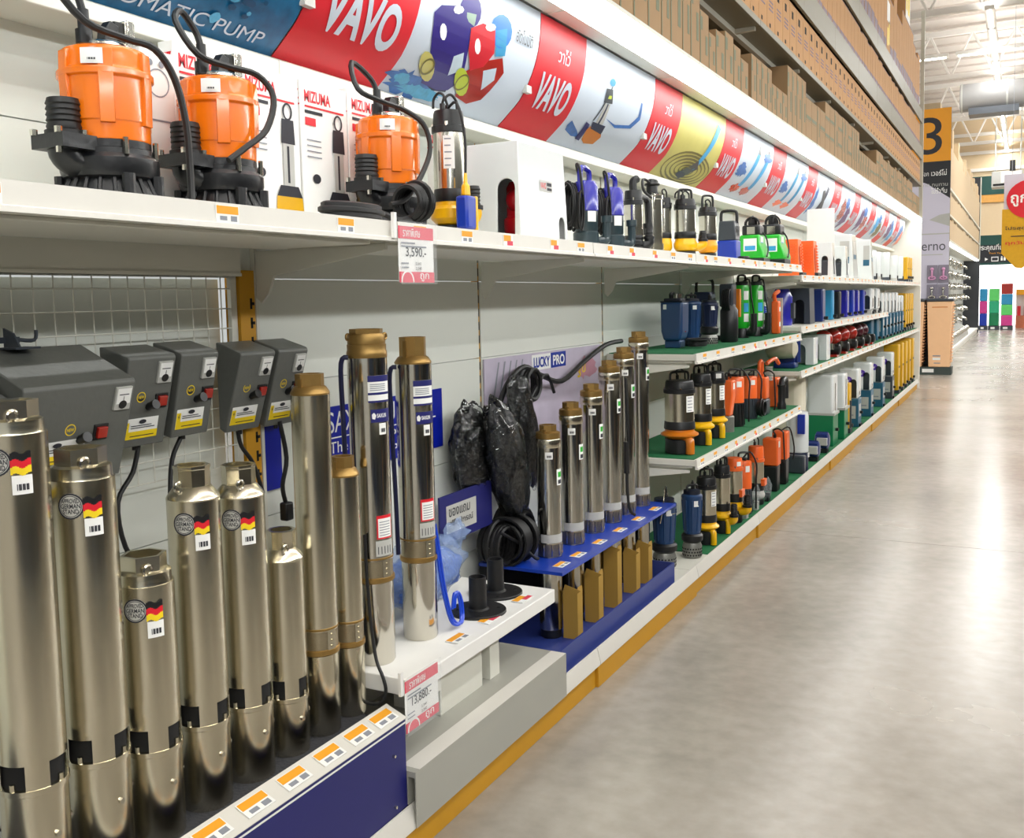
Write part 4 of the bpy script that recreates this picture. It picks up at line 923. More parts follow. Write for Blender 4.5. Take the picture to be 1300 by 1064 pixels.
# control boxes on the wire grid
def ctrl(label, y0, y1, ztop, xt, xb, zt, zb, xback=.012, big=False):
    t = thing('control_box', label, 'control box', (0, y0, 0)); w = y1 - y0
    MB().prism([(xback, zb + .01), (xback, ztop), (xt - .004, zt + .004), (xt, zt - .004), (xb, zb)], .001, w - .001).build('housing', greyb, t, bevel=.003)
    sl = (xt - xb) / (zt - zb); L = math.hypot(xt - xb, zt - zb)
    def f(o): return lambda u, v: (xb + (xt - xb) * (v / L) + o * (zt - zb) / L, u, zb + (zt - zb) * (v / L) - o * (xt - xb) / L)
    def plate(u0, u1, v0, v1, th, m, name, par):
        g = f(0.0); h_ = f(th); vs = [g(u0, v0), g(u1, v0), g(u1, v1), g(u0, v1), h_(u0, v0), h_(u1, v0), h_(u1, v1), h_(u0, v1)]
        return MB().add(vs, [(3, 2, 1, 0), (4, 5, 6, 7), (0, 1, 5, 4), (1, 2, 6, 5), (2, 3, 7, 6), (3, 0, 4, 7)]).build(name, m, par, bevel=.001)
    mw = .040; u0 = w - .05; v0 = L - .062
    me = plate(u0, u0 + mw, v0, v0 + .05, .006, lgrey, 'ammeter', t)
    flat([rect(u0 + .003, u0 + mw - .003, v0 + .014, v0 + .047, 0), disc2(u0 + mw / 2, v0 + .012, .010, .009, 1), rect(u0 + .008, u0 + mw - .008, v0 + .033, v0 + .035, 2), rect(u0 + mw / 2 - .0008, u0 + mw / 2 + .0008, v0 + .016, v0 + .03, 2)], f(.0068), 'dial', [paper, black, prnt], me)
    lw = w * (.52 if big else .72); lz = .03 if big else 0; lb = plate(w * .08, w * .08 + lw, .02 + lz, .068 + lz, .0008, paper, 'label', t)
    flat([rect(w * .08, w * .08 + lw, .02, .038, 0), rect(w * .08, w * .08 + lw * .15, .038, .060, 0), rect(w * .08 + lw * .2, w * .08 + lw * .9, .045, .047, 2), rect(w * .08 + lw * .2, w * .08 + lw * .8, .05, .052, 2), rect(w * .08 + lw * .2, w * .08 + lw * .9, .026, .028, 2), poly2([(w * .08 + lw * .06, .044), (w * .08 + lw * .1, .05), (w * .08 + lw * .08, .051), (w * .08 + lw * .1, .058), (w * .08 + lw * .04, .05), (w * .08 + lw * .07, .049)], 2)] + [disc2(w * .08 + lw * .52, .060, .010, .005, 2)], (lambda u, v: f(.0014)(u, v + lz)), 'label_print', [yel, paper, prnt], lb)
    cu, cv = w * (.45 if big else .36), L * .56; flat([disc2(cu, cv, .0125, .0125, 0), ring2(cu, cv, .0122, .0122, .002, 1)], f(.0006), 'new_badge', [prnt, yel], t)
    vs, fs = text2d('NEW', cu - .008, cv - .0035, .016, .007, .02); flat([(vs, fs, 0)], f(.0012), 'badge_lettering', [yel], t)
    sw = plate(w * .66, w * .66 + .034, L * .42, L * .42 + .034, .004, black, 'switch_frame', t); plate(w * .66 + .006, w * .66 + .029, L * .42 + .006, L * .42 + .029, .010, redd, 'rocker', sw)
    k = f(.0)(w * .55, L * .44); kb = MB(); kb.T = Matrix.Translation(k) @ Matrix.Rotation(-math.atan2(xt - xb, zt - zb), 4, 'Y') @ Matrix.Rotation(PI / 2, 4, 'Y'); kb.cyl(.0095, 0, .02, 12).cyl(.011, .018, .026, 12); kb.build('knob', black, t)
    MB().cyl(.006, zb - .01, zb + .014, 10, ((xb + xback) / 2, w * .5, 0)).build('cable_gland', black, t)
    return t
CB = ctrl('grey control box with its own cord, second from right of the row', 1.788, 1.912, 1.320, .108, .040, 1.292, 1.092, xback=.0225)
ctrl('grey control box at the right end of the row, on the plain panel', 1.925, 2.040, 1.320, .108, .045, 1.292, 1.090, xback=.0225)
ctrl('grey control box in the middle of the row', 1.600, 1.716, 1.329, .106, .055, 1.302, 1.106)
ctrl('grey control box left of the middle one, beside the large box', 1.452, 1.584, 1.326, .106, .050, 1.302, 1.100)
ctrl('largest grey control box standing out furthest from the grid', 1.150, 1.408, 1.335, .175, .110, 1.262, 1.060, big=True)
ctrl('grey control box at the left picture edge, mostly hidden by the largest one', .93, 1.14, 1.30, .19, .12, 1.23, 1.03)
for y, pts in ((1.53, [(.03, 0, 1.10), (.03, -.02, 1.04), (.03, -.065, .98), (.04, -.06, .88), (.06, -.02, .80), (.06, .04, .79), (.05, .10, .77)]),
               (1.655, [(.03, 0, 1.10), (.03, -.03, 1.05), (.04, -.05, .97), (.05, -.06, .86), (.06, -.05, .78), (.05, .0, .80), (.04, -.04, .92)]), (1.845, [(.03, 0, 1.09), (.03, .01, 1.05), (.04, .04, 1.0), (.05, .06, .92)])):
    t = thing('power_cord', {1.53: 'black power cord under the control box beside the large one', 1.655: 'black power cord under the middle control box', 1.845: 'black power cord under the second control box from right'}[y], 'cord', (0, y, 0))
    cable(t, pts, .0055)
    if y < 1.6: coil(t, (.07, .03, .78), .035, .004, 4, axis='X', seed=3, sq=.45, name='bundled_cord')
t = thing('power_cord', 'black cord with plug hanging before the dark blue board', 'cord', (0, 1.98, 0)); cable(t, [(.05, .0, 1.10), (.06, .01, 1.0), (.06, -.01, .93), (.05, .01, .88)], .006); MB().box(.04, .066, -.005, .025, .83, .88).build('plug', black, t, bevel=.005); cable(t, [(.06, .04, 1.17), (.075, .035, 1.05), (.07, .05, .95), (.07, .07, .84), (.06, .075, .7)], .006, name='second_strand')
t = thing('hook_bar', 'dark metal hook bar clipped on the wire grid above the largest control box', 'bracket', (.012, 1.2, 1.345)); MB().box(0, .008, -.25, .06, .0, .012).box(0, .05, .02, .075, -.012, -.008).prism([(0, -.01), (0, .03), (.03, .02), (.05, -.01)], .03, .034).build('bar', slate, t); MB().tube([(.004, .06, .006), (.004, .095, .004), (.004, .10, .024)], .004, 6).build('hook', slate, t)
# dark blue boards on the panels
def board(label, y0, y1, z0, z1, x, m, dz=0.0, cat='sign'):
    t = thing('sign_board', label, cat, (x, y0, z0)); MB().box(0, .006, 0, y1 - y0, 0, z1 - z0).build('board', m, t); return t
t = board('dark blue board with white lettering behind the tall brass-topped pumps', 2.188, 2.865, .905, 1.108, .002, blueb); f = onX(.0068)
flat([text2d('SAX', .045, .125, .135, .062, .0) + (0,), rect(.045, .63, .108, .112, 0), text2d('UN', .345, .125, .095, .062) + (0,), text2d('The k', .05, .064, .13, .034) + (0,), text2d('ing of', .2, .06, .1, .036) + (0,), text2d('P', .36, .066, .03, .032) + (0,), text2d('Submersible Pump', .09, .012, .40, .038, .01) + (0,)], f, 'lettering', [paper], t)
board('plain dark blue board beside the slim pump, under the right control boxes', 1.905, 2.03, .91, 1.088, .002, blueb)
t = board('pale violet poster with blue and white name plate behind the six-pump stand', 3.17, 4.305, .83, 1.188, .002, wedge); f = onX(.0068)
P = [text2d('LUCKY', .415, .295, .155, .044, .03) + (1,), text2d('PRO', .60, .295, .12, .044, .03) + (2,), rect(.40, .58, .285, .35, 2), rect(.58, .735, .285, .35, 1)]
flat([P[2], P[3]], f, 'name_plate', [prnt, brandblue, paper], t); flat([P[0], P[1]], onX(.0078), 'name_lettering', [prnt, brandblue, paper], t)
flat([poly2([(.06 + .05 * i, .2), (.075 + .05 * i, .2), (.12 + .05 * i, .34), (.11 + .05 * i, .34)], 0) for i in range(5)] + [blob(.98, .26, .1, .05, 1, 3), blob(.25, .12, .18, .05, 2, 4), text2d('3', .86, .22, .035, .05, .02) + (3,), text2d('ปี', .91, .24, .04, .05, .02) + (3,)], f, 'picture_print', [taggrey, mat('rose_print', '#c08a9c', .4, var=.2), olive, yel], t)
t = board('small dark blue board with Thai lettering leaning behind the blue bag', 2.675, 3.03, .60, .762, .10, navyb); f = onX(.0068)
flat([rect(.04, .24, .03, .125, 0)], f, 'panel', [lgrey], t); flat([text2d('ของแถม', .055, .085, .14, .028, .01) + (0,), text2d('ฟรีอุปกรณ์', .055, .045, .16, .03, .01) + (0,)], onX(.0076), 'lettering', [prnt], t)
# ---------------------------------------------------------------- blue corrugated stand with six pumps
t = thing('blue_stand', 'blue corrugated shelf and indigo tray holding six polished pumps', 'display stand', (0, 0, 0))
mb = MB().box(.03, .372, 3.055, 4.325, .428, .44)
cs = []
LP = [(3.256, .94), (3.465, 1.004), (3.672, 1.058), (3.872, 1.142), (4.045, 1.19), (4.235, 1.252)]
for y, _ in LP: cs.append(MB().cyl(.0475, .40, .48, 24, (.228, y, 0)))
sheet = link('top_sheet', cut(mb, cs, [mat('bright_blue_board', '#123aa8', .3, var=.05)], 'top_sheet'), t)
for y in (3.10, 3.25, 3.46, 3.68, 3.90, 4.12): put_tag(sheet, .345, y + .05, .441, 0, rot=(0, -PI / 2, 0), s=1.25)
MB().box(.425, .432, 2.87, 4.12, .1215, .215).box(.03, .425, 4.113, 4.12, .1215, .215).box(.03, .425, 2.87, 2.877, .1215, .215).box(.03, .425, 2.877, 4.113, .1215, .126).build('tray', bluebx, t)
MB().box(.03, .04, 3.06, 4.32, .126, .428).box(.04, .07, 4.30, 4.32, .126, .428).box(.04, .07, 3.06, 3.08, .126, .428).build('back_sheet', darkm, t)
NM = ['shortest polished pump of the blue stand, nearest the white table', 'second shortest polished pump of the blue stand', 'third polished pump from the left on the blue stand', 'fourth polished pump from the left on the blue stand', 'fifth polished pump from the left, second tallest on the blue stand', 'tallest polished pump at the right end of the blue stand']
for i, (y, zt) in enumerate(LP):
    r = .0455; b0 = .1265; t = thing('borehole_pump', NM[i], 'pump', (.228, y, b0)); H = zt - b0; zs = .4405 - b0
    MB().lathe([(r * .86, 0), (r * .9, .004), (r * .9, .03)], 24).build('rubber_foot', black, t)
    MB().lathe([(r * .9, .03), (r * .98, .034), (r * .98, zs + .002)], 32).build('motor_can', chrome, t)
    b = MB().lathe([(r * .97, zs + .002), (r * 1.0, zs + .006), (r * 1.0, zs + .05), (r * .95, zs + .052)], 32, m=0)
    for q in range(4): a = math.radians(-95 + 40 * q); b.cyl(.003, zs + .006, zs + .05, 6, (r * 1.01 * math.cos(a), r * 1.01 * math.sin(a), 0), 1)
    b.build('intake_cage', [mat('cage_metal', '#8e8575', .35, .9, var=.4, scale=200), chrome], t)
    zt_ = H - .05; tb = MB().lathe([(r * .95, zs + .05), (r, zs + .052), (r, zt_), (r * .95, zt_)], 44).build('tube', chrome, t)
    MB().patch(r + .0006, -110, 30, zs + .056, zs + .088, 16).build('clear_band', lgrey, tb); MB().lathe([(r + .001, zt_ - .034), (r + .002, zt_ - .032), (r + .002, zt_ - .004), (r + .001, zt_ - .002)], 40, cap=False).build('head_band', steel, tb)
    hd = MB().lathe([(r * 1.0, zt_), (r * 1.03, zt_ + .004), (r * 1.0, zt_ + .022), (r * .8, zt_ + .026)], 28).lathe([(r * .76, zt_ + .02), (r * .76, H), (r * .56, H), (r * .55, H - .03)], 8, cap=False).box(-.006, .006, -r * .95, r * .95, zt_ + .01, zt_ + .036).build('brass_head', brass, t, sharp=25)
    MB().cyl(r * .58, H - .02, H - .018, 14).build('bore', darkm, hd)
    barcode(tb, r, -62, zt_ - .075, 18, .026)
    b = MB().patch(r + .0008, -24, 18, zt_ - .175, zt_ - .115, 6, 0).patch(r + .0014, -16, 10, zt_ - .145, zt_ - .125, 5, 1).patch(r + .0014, -16, 10, zt_ - .17, zt_ - .155, 5, 2); b.build('eco_sticker', [paper, green, prnt], tb)
CBX = [(3.277, .305), (3.483, .314), (3.685, .365), (3.903, .30), (4.06, .295)]
CL = ['nearest the white table', 'second from the left', 'tallest one in the middle', 'fourth from the left', 'at the right end']
for i, (y, zt) in enumerate(CBX):
    t = thing('open_carton', 'narrow kraft carton in the indigo tray, ' + CL[i], 'carton', (.310, y, .1265)); h = zt - .1265
    b = MB().box(-.03, .03, -.024, .024, 0, h).build('box', cardy, t)
    MB().prism([(-.03, h), (.03, h), (.045, h + .012), (-.02, h + .03)], -.027, -.025).prism([(-.024, h), (.024, h), (.018, h + .022), (-.02, h + .022)], .029, .0305, 'X').box(-.026, .026, -.022, .022, h, h + .0008).build('flaps', cardy, t)
# plastic-wrapped cable bundles and black cable heap on the stand
def wrapped(label, loc, sc, tilt, seed):
    t = thing('wrapped_pump_cable', label, 'cable bundle', loc); T_ = Matrix.Rotation(tilt, 3, 'X')
    lump((0, 0, 0), sc, seed, amp=.10, tilt=T_).build('bundle', mat('black_bundle', '#16181a', .3, var=.5, scale=70, bump=.8), t, sharp=60)
    lump((0, 0, 0), [s_ * 1.10 for s_ in sc], seed + 1, 44, 30, .12, T_).build('plastic_film', wrapm, t, sharp=80)
    b = MB()
    for i in range(7):
        z = -.75 + .22 * i; R_ = sc[0] * math.sqrt(max(.05, 1 - z * z)) * .95; v = T_ @ Vector((0, 0, z * sc[2])); b.torus(R_, .006, tuple(v), 20, 6)
    b.build('windings', rubber, t)
    return t
wrapped('plastic-wrapped black cable bundle leaning forward, left one behind the blue stand', (.14, 3.09, .82), (.055, .095, .225), .40, 3); wrapped('plastic-wrapped black cable bundle, right one close behind the second polished pump', (.10, 3.30, .90), (.045, .08, .21), .22, 12)
wrapped('round plastic-wrapped cable bundle against the panel, partly behind the left one', (.07, 2.95, .87), (.045, .10, .16), .15, 22)
t = thing('cable_heap', 'heap of black cable coils on the blue stand behind the first polished pump', 'cable', (.14, 3.13, .4415)); coil(t, (0, .0, .085), .08, .008, 12, axis='Y', seed=2); coil(t, (-.02, .06, .10), .085, .008, 9, axis='X', seed=5, name='back_coil'); coil(t, (-.02, -.09, .08), .075, .008, 8, axis='X', seed=15, name='left_coil'); cable(t, [(.02, -.14, .14), (.05, -.05, .08), (.085, .0, .02), (.09, .02, .012)], .006, name='tail')
t = thing('black_cable', 'thick black cable sweeping over the poster to the tall pumps of the blue stand', 'cable', (.03, 3.6, 1.0)); cable(t, [(.02, -.40, -.12), (.03, -.42, .0), (.03, -.33, .10), (.03, -.2, .145), (.03, -.05, .10), (.03, .15, .06), (.03, .4, .13), (.04, .62, .19), (.05, .8, .20)], .011); cable(t, [(.03, -.45, -.3), (.04, -.3, -.1), (.04, -.05, .1), (.04, .05, .02)], .007, name='thin_strand'); coil(t, (.04, -.17, .07), .07, .009, 4, axis='X', seed=8)
t = thing('pump_lead', 'black lead hanging down between the fourth and fifth polished pumps', 'cord', (.275, 3.945, .4415)); cable(t, [(0, 0, .62), (0.01, .0, .4), (.0, .005, .2), (.01, .0, .05), (.03, .02, .012)], .0065); MB().cyl(.013, .2, .34, 10).build('sleeve', rubber, t)
# ---------------------------------------------------------------- top shelf, right of the white cover
def purple_pump(label, loc, s=1.0):
    t = thing('plastic_pump', label, 'pump', loc)
    MB().lathe([(.045, 0), (.05, .004), (.05, .06), (.044, .066)], 20).build('strainer_foot', slateg, t)
    MB().lathe([(.044, .064), (.047, .07), (.047, .15), (.042, .155)], 20).build('pump_casing', slateg, t)
    b = MB().lathe([(.046, .14), (.05, .145), (.048, .235), (.038, .255), (.03, .258)], 20); b.build('hood', purple, t)
    MB().tube([(.0, .035, .235), (.0, .038, .285), (.0, .02, .302), (.0, -.03, .305), (.0, -.05, .28), (.0, -.045, .17)], .011, 8).build('handle', purple, t)
    MB().tube([(.03, .03, .03), (.062, .045, .03), (.066, .05, .05), (.066, .05, .12)], .017, 10).cyl(.022, .10, .125, 12, (.066, .05, 0)).build('outlet_elbow', slateg, t)
    sticker(t, .0475, -35, 22, .10, .14); coil(t, (-.03, -.062, .165), .026, .0045, 12, axis='Y', seed=int(loc[1] * 10), sq=3.0); coil(t, (-.01, -.07, .14), .022, .0045, 9, axis='X', seed=3, sq=3.2, name='loose_cable'); cable(t, [(.0, -.04, .25), (-.01, -.06, .31), (.01, -.075, .30), (.02, -.07, .2)], .005)
    return t
purple_pump('indigo plastic pump with coiled cable, right next to the large white cover', (.30, 3.475, 1.6008))
purple_pump('indigo plastic pump with coiled cable, second right of the white cover', (.30, 3.745, 1.6008))
t = stackpump('pipe_pump', 'steel pump with thick black pipe bend, right of the two indigo pumps', (.30, 3.995, 1.6008), .04, .31, black, chrome, black, f=(.18, .24, .66, .86), out=.6, hnd=False, loops=0)
MB().tube([(.0, .0, .265), (.0, .0, .305), (.01, .02, .318)], .017, 10).tube([(.02, .02, .24), (.03, .07, .235), (.035, .085, .2), (.035, .085, .06), (.02, .04, .03)], .015, 10).cyl(.022, .08, .13, 12, (.035, .085, 0)).build('pipe_bend', black, t)
t = stackpump('steel_pump', 'all-steel cylinder pump with bent cable and black outlet, left of the yellow-footed pumps', (.30, 4.235, 1.6008), .046, .34, steel, chrome, chrome, f=(.08, .12, .72, .78), hnd=False, loops=0)
MB().tube([(.0, .0, .25), (.0, .0, .30), (.0, .01, .33)], .026, 12).torus(.03, .006, (0, 0, .315), axis='Z').build('black_outlet', black, t); cable(t, [(.02, .02, .27), (.0, -.03, .32), (-.01, -.09, .33), (.0, -.11, .28), (.02, -.07, .25)], .006); MB().box(.02, .03, -.05, -.02, .2, .27).build('steel_handle', chrome, t, bevel=.003)
stackpump('steel_pump', 'thin steel pump with yellow foot standing back between cylinder pump and yellow pumps', (.21, 4.66, 1.6008), .036, .345, yellow, chrome, black, f=(.28, .36, .70, .86), hnd=False)
stackpump('steel_pump', 'steel pump with bright yellow casing and two cable loops on the top shelf', (.30, 4.72, 1.6008), .052, .335, yellow, chrome, black, f=(.28, .38, .70, .86), loops=2, out=.5)
stackpump('steel_pump', 'steel pump with amber-yellow casing left of the blue caged pump', (.32, 5.04, 1.6008), .046, .33, mat('amber_yellow', '#f2a012', .3, var=.05), chrome, black, f=(.30, .40, .68, .82), loops=1, hnd=True)
def caged(label, loc, low, w=.055, H=.29, up=slate, name='caged_pump'):
    t = thing(name, label, 'pump', loc)
    MB().box(-w, w, -w, w, 0, H * .42).build('base_shell', low, t, bevel=.008)
    MB().prism([(-w * .95, H * .42), (w * .95, H * .42), (w * .8, H * .80), (-w * .8, H * .80)], -w * .95, w * .95).build('upper_shell', up, t, bevel=.006)
    arch_handle(t, w * .8, H * .76, H, ang=.2, r=.009)
    b = MB()
    for i in range(3): b.box(w * .9, w * .93, -w * .6 + .03 * i, -w * .6 + .012 + .03 * i, H * .48, H * .7)
    b.build('grille', black, t); coil(t, (w + .03, .0, .02), .03, .004, 4, axis='Z', seed=2, sq=1.4); return t
caged('blue pump with dark cage and carry handle, between amber and green pumps', (.29, 5.57, 1.6008), royal)
def greenpump(label, loc, w=.075, H=.25, rz=0):
    t = thing('green_pump', label, 'pump', loc, rz)
    MB().prism([(-w, .03), (w * 1.1, .03), (w * 1.05, .05), (w * .7, .12), (w * .7, .16), (-w * .8, .16)], -w, w).build('body', green, t, bevel=.01, seg=3)
    b = MB().box(-w, w * 1.05, -w, w, 0, .031)
    b.build('foot', black, t, bevel=.004)
    MB().box(-w * .7, w * .65, -w * .75, w * .75, .155, .215).build('head', black, t, bevel=.012, seg=3)
    coil(t, (0, .0, .225), .045, .005, 5, axis='X', seed=int(loc[1] * 7), sq=.9); coil(t, (0, -.02, .225), .045, .005, 3, axis='Y', seed=int(loc[1] * 5), sq=.8, name='side_coil')
    MB().box(-w * .3, w * .3, -w * .78, -w * .76, .165, .205).build('chrome_plate', chrome, t)
    flat([rect(-w * .7, w * .2, .10, .15, 0), rect(-w * .6, w * .1, .10, .12, 1)], onX(w * .72), 'sticker', [paper, cyan], t); flat([rect(-w * .5, w * .5, .07, .14, 0), rect(-w * .4, w * .4, .075, .10, 1)], onY(-w - .001), 'side_sticker', [paper, cyan], t)
    cable(t, [(w * .3, .02, .2), (w * .9, .02, .15), (w * 1.1, .01, .08), (w * 1.15, -.04, .04)], .005); return t
greenpump('bright green pump with black head, left one of the top shelf pair', (.29, 6.14, 1.6008), .082).scale = (1, 1, 1.12); greenpump('bright green pump with black head, right one of the top shelf pair', (.32, 6.56, 1.6008), .09, .27).scale = (1, 1, 1.25)
def ocover(label, loc):
    w, H = .065, .27
    def ex(t):
        b = MB()
        for i in range(9): b.box(.070 - .012 * i / 9, .082 - .012 * i / 9, .02, .066, .05 + .022 * i, .062 + .022 * i).box(-.05, .05, -.080 + .012 * i / 9, -.07 + .012 * i / 9, .05 + .022 * i, .062 + .022 * i)
        b.build('ribs', orangep, t); MB().cyl(.02, .02, .17, 12, (.02, .0, 0)).sphere(.03, (.03, 0, .14)).build('pump_inside', red, t); MB().box(.03, .10, -.07, .07, .0, .03).build('foot', black, t, bevel=.004)
    return cover(label, loc, .15, .15, H, orangep, [('x', -.02, .045, .2, .02)], .05, None, 'pump cover', 'orange_cover', extra=ex)
ocover('orange ribbed pump cover, left one of two right of the green pumps', (.28, 7.30, 1.5358)); ocover('orange ribbed pump cover with red pump showing, right one of the two', (.33, 7.62, 1.5358))
t = thing('white_sheet', 'tall upright blank white sheet standing on the far top shelf', 'sheet', (.29, 8.42, 1.5358)); MB().box(-.11, .11, -.004, .004, 0, .575).build('sheet', whitem, t); MB().box(-.05, .05, .0, .03, 0, .02).build('foot', whitem, t)
def wcover(label, loc, d=.2, w=.15, h=.28, m=white, op=True, win=None, low=None, lowm=None, taper=.06, **k):
    def ex(t):
        if op: MB().box(d * .2, d * .49, -w * .3, w * .3, .0, .03).build('outlet_foot', black, t)
        if win: flat([rect(d * .05, d * .35, h * .35, h * .85, 0), rect(d * .05, d * .35, h * .35, h * .5, 1)], lambda u, v: (u, -(w / 2 - taper * v) - .001, v), 'side_window', [lgrey, win], t)
        if win: flat([rect(-w * .25, w * .25, h * .45, h * .85, 0), rect(-w * .25, w * .25, h * .45, h * .55, 1)], lambda u, v: (d / 2 - taper * v + .001, u, v), 'window', [lgrey, win], t)
        if low: MB().box(-d * .52, d * .52, -w * .54, w * .54, 0, low).build('base', lowm, t, bevel=.006)
        MB().box(-d * .35, d * .35, -w * .35, w * .35, .0, h * .5).build('pump_inside', slate, t, bevel=.01)
    return cover(label, loc, d, w, h, m, ([('x', 0, w * .45, h * .5, .03), ('y', .03, .05, h * .55, .02)] if op else []), taper, None, 'pump cover', 'white_cover', extra=ex, **k)
wcover('white pump cover right behind the orange covers', (.33, 8.28, 1.5358), h=.285)
wcover('white pump cover with black doorway, second after the orange covers', (.33, 8.94, 1.5358), h=.28)
wcover('big wide white cover with grey windows on the far top shelf', (.27, 9.55, 1.5358), .28, .30, .41, op=False, win=teal); wcover('white cover with grey window just right of the big wide one', (.33, 10.55, 1.5358), .2, .14, .41, op=False, win=teal)
for i, (y, w, h) in enumerate(((11.35, .13, .335), (11.80, .12, .33), (12.50, .14, .35), (13.35, .13, .335), (14.05, .12, .345))):
    t = thing('white_cylinder', ['first short white cylinder pump after the windowed covers', 'second of the five white cylinder pumps on the far top shelf', 'middle one of the five white cylinder pumps', 'fourth of the five white cylinder pumps', 'fifth white cylinder pump, next to the yellow ones'][i], 'pump', (.30, y, 1.5358))
    MB().lathe([(w * .5, .0), (w * .5, .05)], 18).build('base', [slate, lgrey][i % 2], t); MB().lathe([(w * .46, .05), (w * .48, .056), (w * .48, h - .02), (w * .44, h), (w * .2, h + .002)], 22).build('shell', white, t); MB().box(w * .3, w * .55, -.02, .02, .02, .08).build('outlet', black, t)
def yellowpump(label, loc, w=.11, h=.33, group=None):
    t = thing('yellow_cabinet_pump', label, 'pump', loc, 0, group)
    MB().box(-.09, .09, -w / 2, w / 2, .04, h).build('shell', ochre, t, bevel=.012); MB().box(-.1, .1, -w * .45, w * .45, 0, .045).build('foot', slate, t)
    MB().cyl(.018, .09, .115, 10, (0, 0, .07), axis='X').build('outlet', black, t); MB().box(.0895, .092, -w * .3, w * .3, h * .52, h * .56).build('slot', black, t); return t
for i, y in enumerate((14.45, 14.70, 14.95)): yellowpump('yellow cabinet pump on the far top shelf, ' + ('left of the three', 'middle of the three', 'nearest the white end panel')[i], (.29, y, 1.5358), .12, .35)
# ---------------------------------------------------------------- green-matted shelf at chest height (z 1.144)
Z1, Z2, Z3 = 1.1445, .6495, .1255
def bucket(label, loc, r, H, m, strain=True, bail=False, rz=0, hd=True):
    t = thing('drainage_pump', label, 'pump', loc, rz)
    fm_ = mat('perforated_steel', '#8c8c86', .4, .6, var=.5, scale=300)
    z0 = H * .2 if strain else .0
    if strain:
        so = MB().lathe([(r * .9, 0), (r * .92, .004), (r * .92, z0 * .75), (r * .8, z0)], 24).build('strainer', fm_, t); b = MB()
        for j in range(3):
            for i in range(22): a = 2 * PI * i / 22 + .14 * j; b.T = Matrix.Rotation(a, 4, 'Z') @ Matrix.Translation((r * .918, 0, z0 * (.15 + .22 * j))) @ Matrix.Rotation(PI / 2, 4, 'Y'); b.cyl(.0045, 0, .0012, 5)
        b.T = Matrix(); b.build('holes', darkm, so)
    MB().lathe([(r * .8, z0), (r * 1.0, z0 + .01), (r * 1.02, z0 + .035), (r * .85, z0 + .045)], 24).build('pump_casing', black, t)
    bo = MB().lathe([(r * .74, z0 + .04), (r * .80, z0 + .06), (r * .97, H * .82), (r * 1.0, H * .83), (r * .98, H * .86), (r * .8, H * .88)], 30)
    for i in range(10): a = 2 * PI * i / 10; c, s_ = math.cos(a), math.sin(a); bo.tube([(r * .80 * c, r * .80 * s_, z0 + .06), (r * .965 * c, r * .965 * s_, H * .8)], .004, 5, smooth=0)
    b_ = bo.build('motor_body', m, t); MB().lathe([(r * .8, H * .87), (r * .8, H * .93), (r * .5, H * .94)], 20).build('head', mat('navy_black', '#141a2a', .4), t)
    if bail: MB().tube([(0, -r * 1.0, H * .62), (r * .3, -r * 1.05, H * .9), (r * .2, -r * .4, H * 1.06), (0, r * .5, H * 1.07), (0, r, H * .85), (0, r, H * .62)], .003, 6).build('bail', chrome, t); MB().tube([(r * .97 * math.cos(a), r * .97 * math.sin(a), H * .74) for a in [i * PI / 8 for i in range(16)]], .0022, 5, closed=True, smooth=0).build('wire_band', chrome, t)
    elif hd: arch_handle(t, r * .6, H * .9, H, ang=1.0)
    loop_cable(t, .0, .3 * r, H * .92, H * .12, r * .6, .005, 2.0, down=H * .3); sticker(b_, r * .98, -48, 14, H * .72, H * .8, paper); return t
def squarepump(label, loc, w, H, m, rz=0):
    t = thing('drainage_pump', label, 'pump', loc, rz)
    MB().box(-w * .7, w * .7, -w * .7, w * .7, 0, H * .14).build('foot', m, t, bevel=.006)
    MB().prism([(-w * .72, H * .13), (w * .72, H * .13), (w * .95, H * .3), (w, H * .84), (-w, H * .84), (-w * .95, H * .3)], -w, w).build('body', m, t, bevel=.014, seg=4)
    MB().box(-w * .75, w * .75, -w * .75, w * .75, H * .84, H * .9).box(-w, w, -w, w, H * .82, H * .85).build('lid', mat('navy_black', '#141a2a', .4), t, bevel=.006)
    b = MB()
    for i in range(2): b.cyl(.014, H * .9, H * .98, 12, (w * .3, -w * .3 + w * .6 * i, 0))
    b.build('connectors', chrome, t); loop_cable(t, -.3 * w, 0, H * .9, H * .1, w * .8, .006, 1.5, down=.03); coil(t, (w + .06, .0, .032), .05, .005, 5, axis='Z', seed=int(loc[1] * 10), sq=1.6)
    P = [rect(-w * .7, -w * .4, H * .7, H * .79)]; flat(P, onY(-w - .001), 'sticker', [paper], t); flat([disc2(.0, H * .35, .02, .02)], onX(w * .95), 'badge', [red], t)
    return t
squarepump('dark blue square drainage pump, leftmost on the chest-high green shelf', (.20, 4.85, Z1), .060, .285, bluegreen)
bucket('dark blue drainage pump close right of the square one on the chest-high shelf', (.23, 5.03, Z1), .055, .27, bluegreen, strain=False)
caged('navy caged pump with high carry handle at the back of the chest-high shelf', (.13, 5.62, Z1), navy, .06, .36, navy)
t = bucket('black pump with perforated steel foot on the chest-high shelf', (.27, 5.235, Z1), .05, .26, navy, hd=False)
t = thing('dark_pump', 'black tall pump draped with cables left of the green barrel pumps', 'pump', (.32, 5.46, Z1)); MB().lathe([(.045, 0), (.05, .01), (.05, .18), (.038, .2), (.03, .22)], 20).build('body', black, t); MB().box(-.05, .03, -.03, .05, .2, .33).build('head', slate, t, bevel=.01); coil(t, (.0, -.03, .24), .04, .006, 5, axis='X', seed=7, sq=1.6); coil(t, (.0, .03, .26), .045, .006, 4, axis='X', seed=17, sq=1.4, name='back_coil'); MB().box(-.02, .05, .05, .075, .14, .30).build('orange_panel', amber, t, bevel=.004)
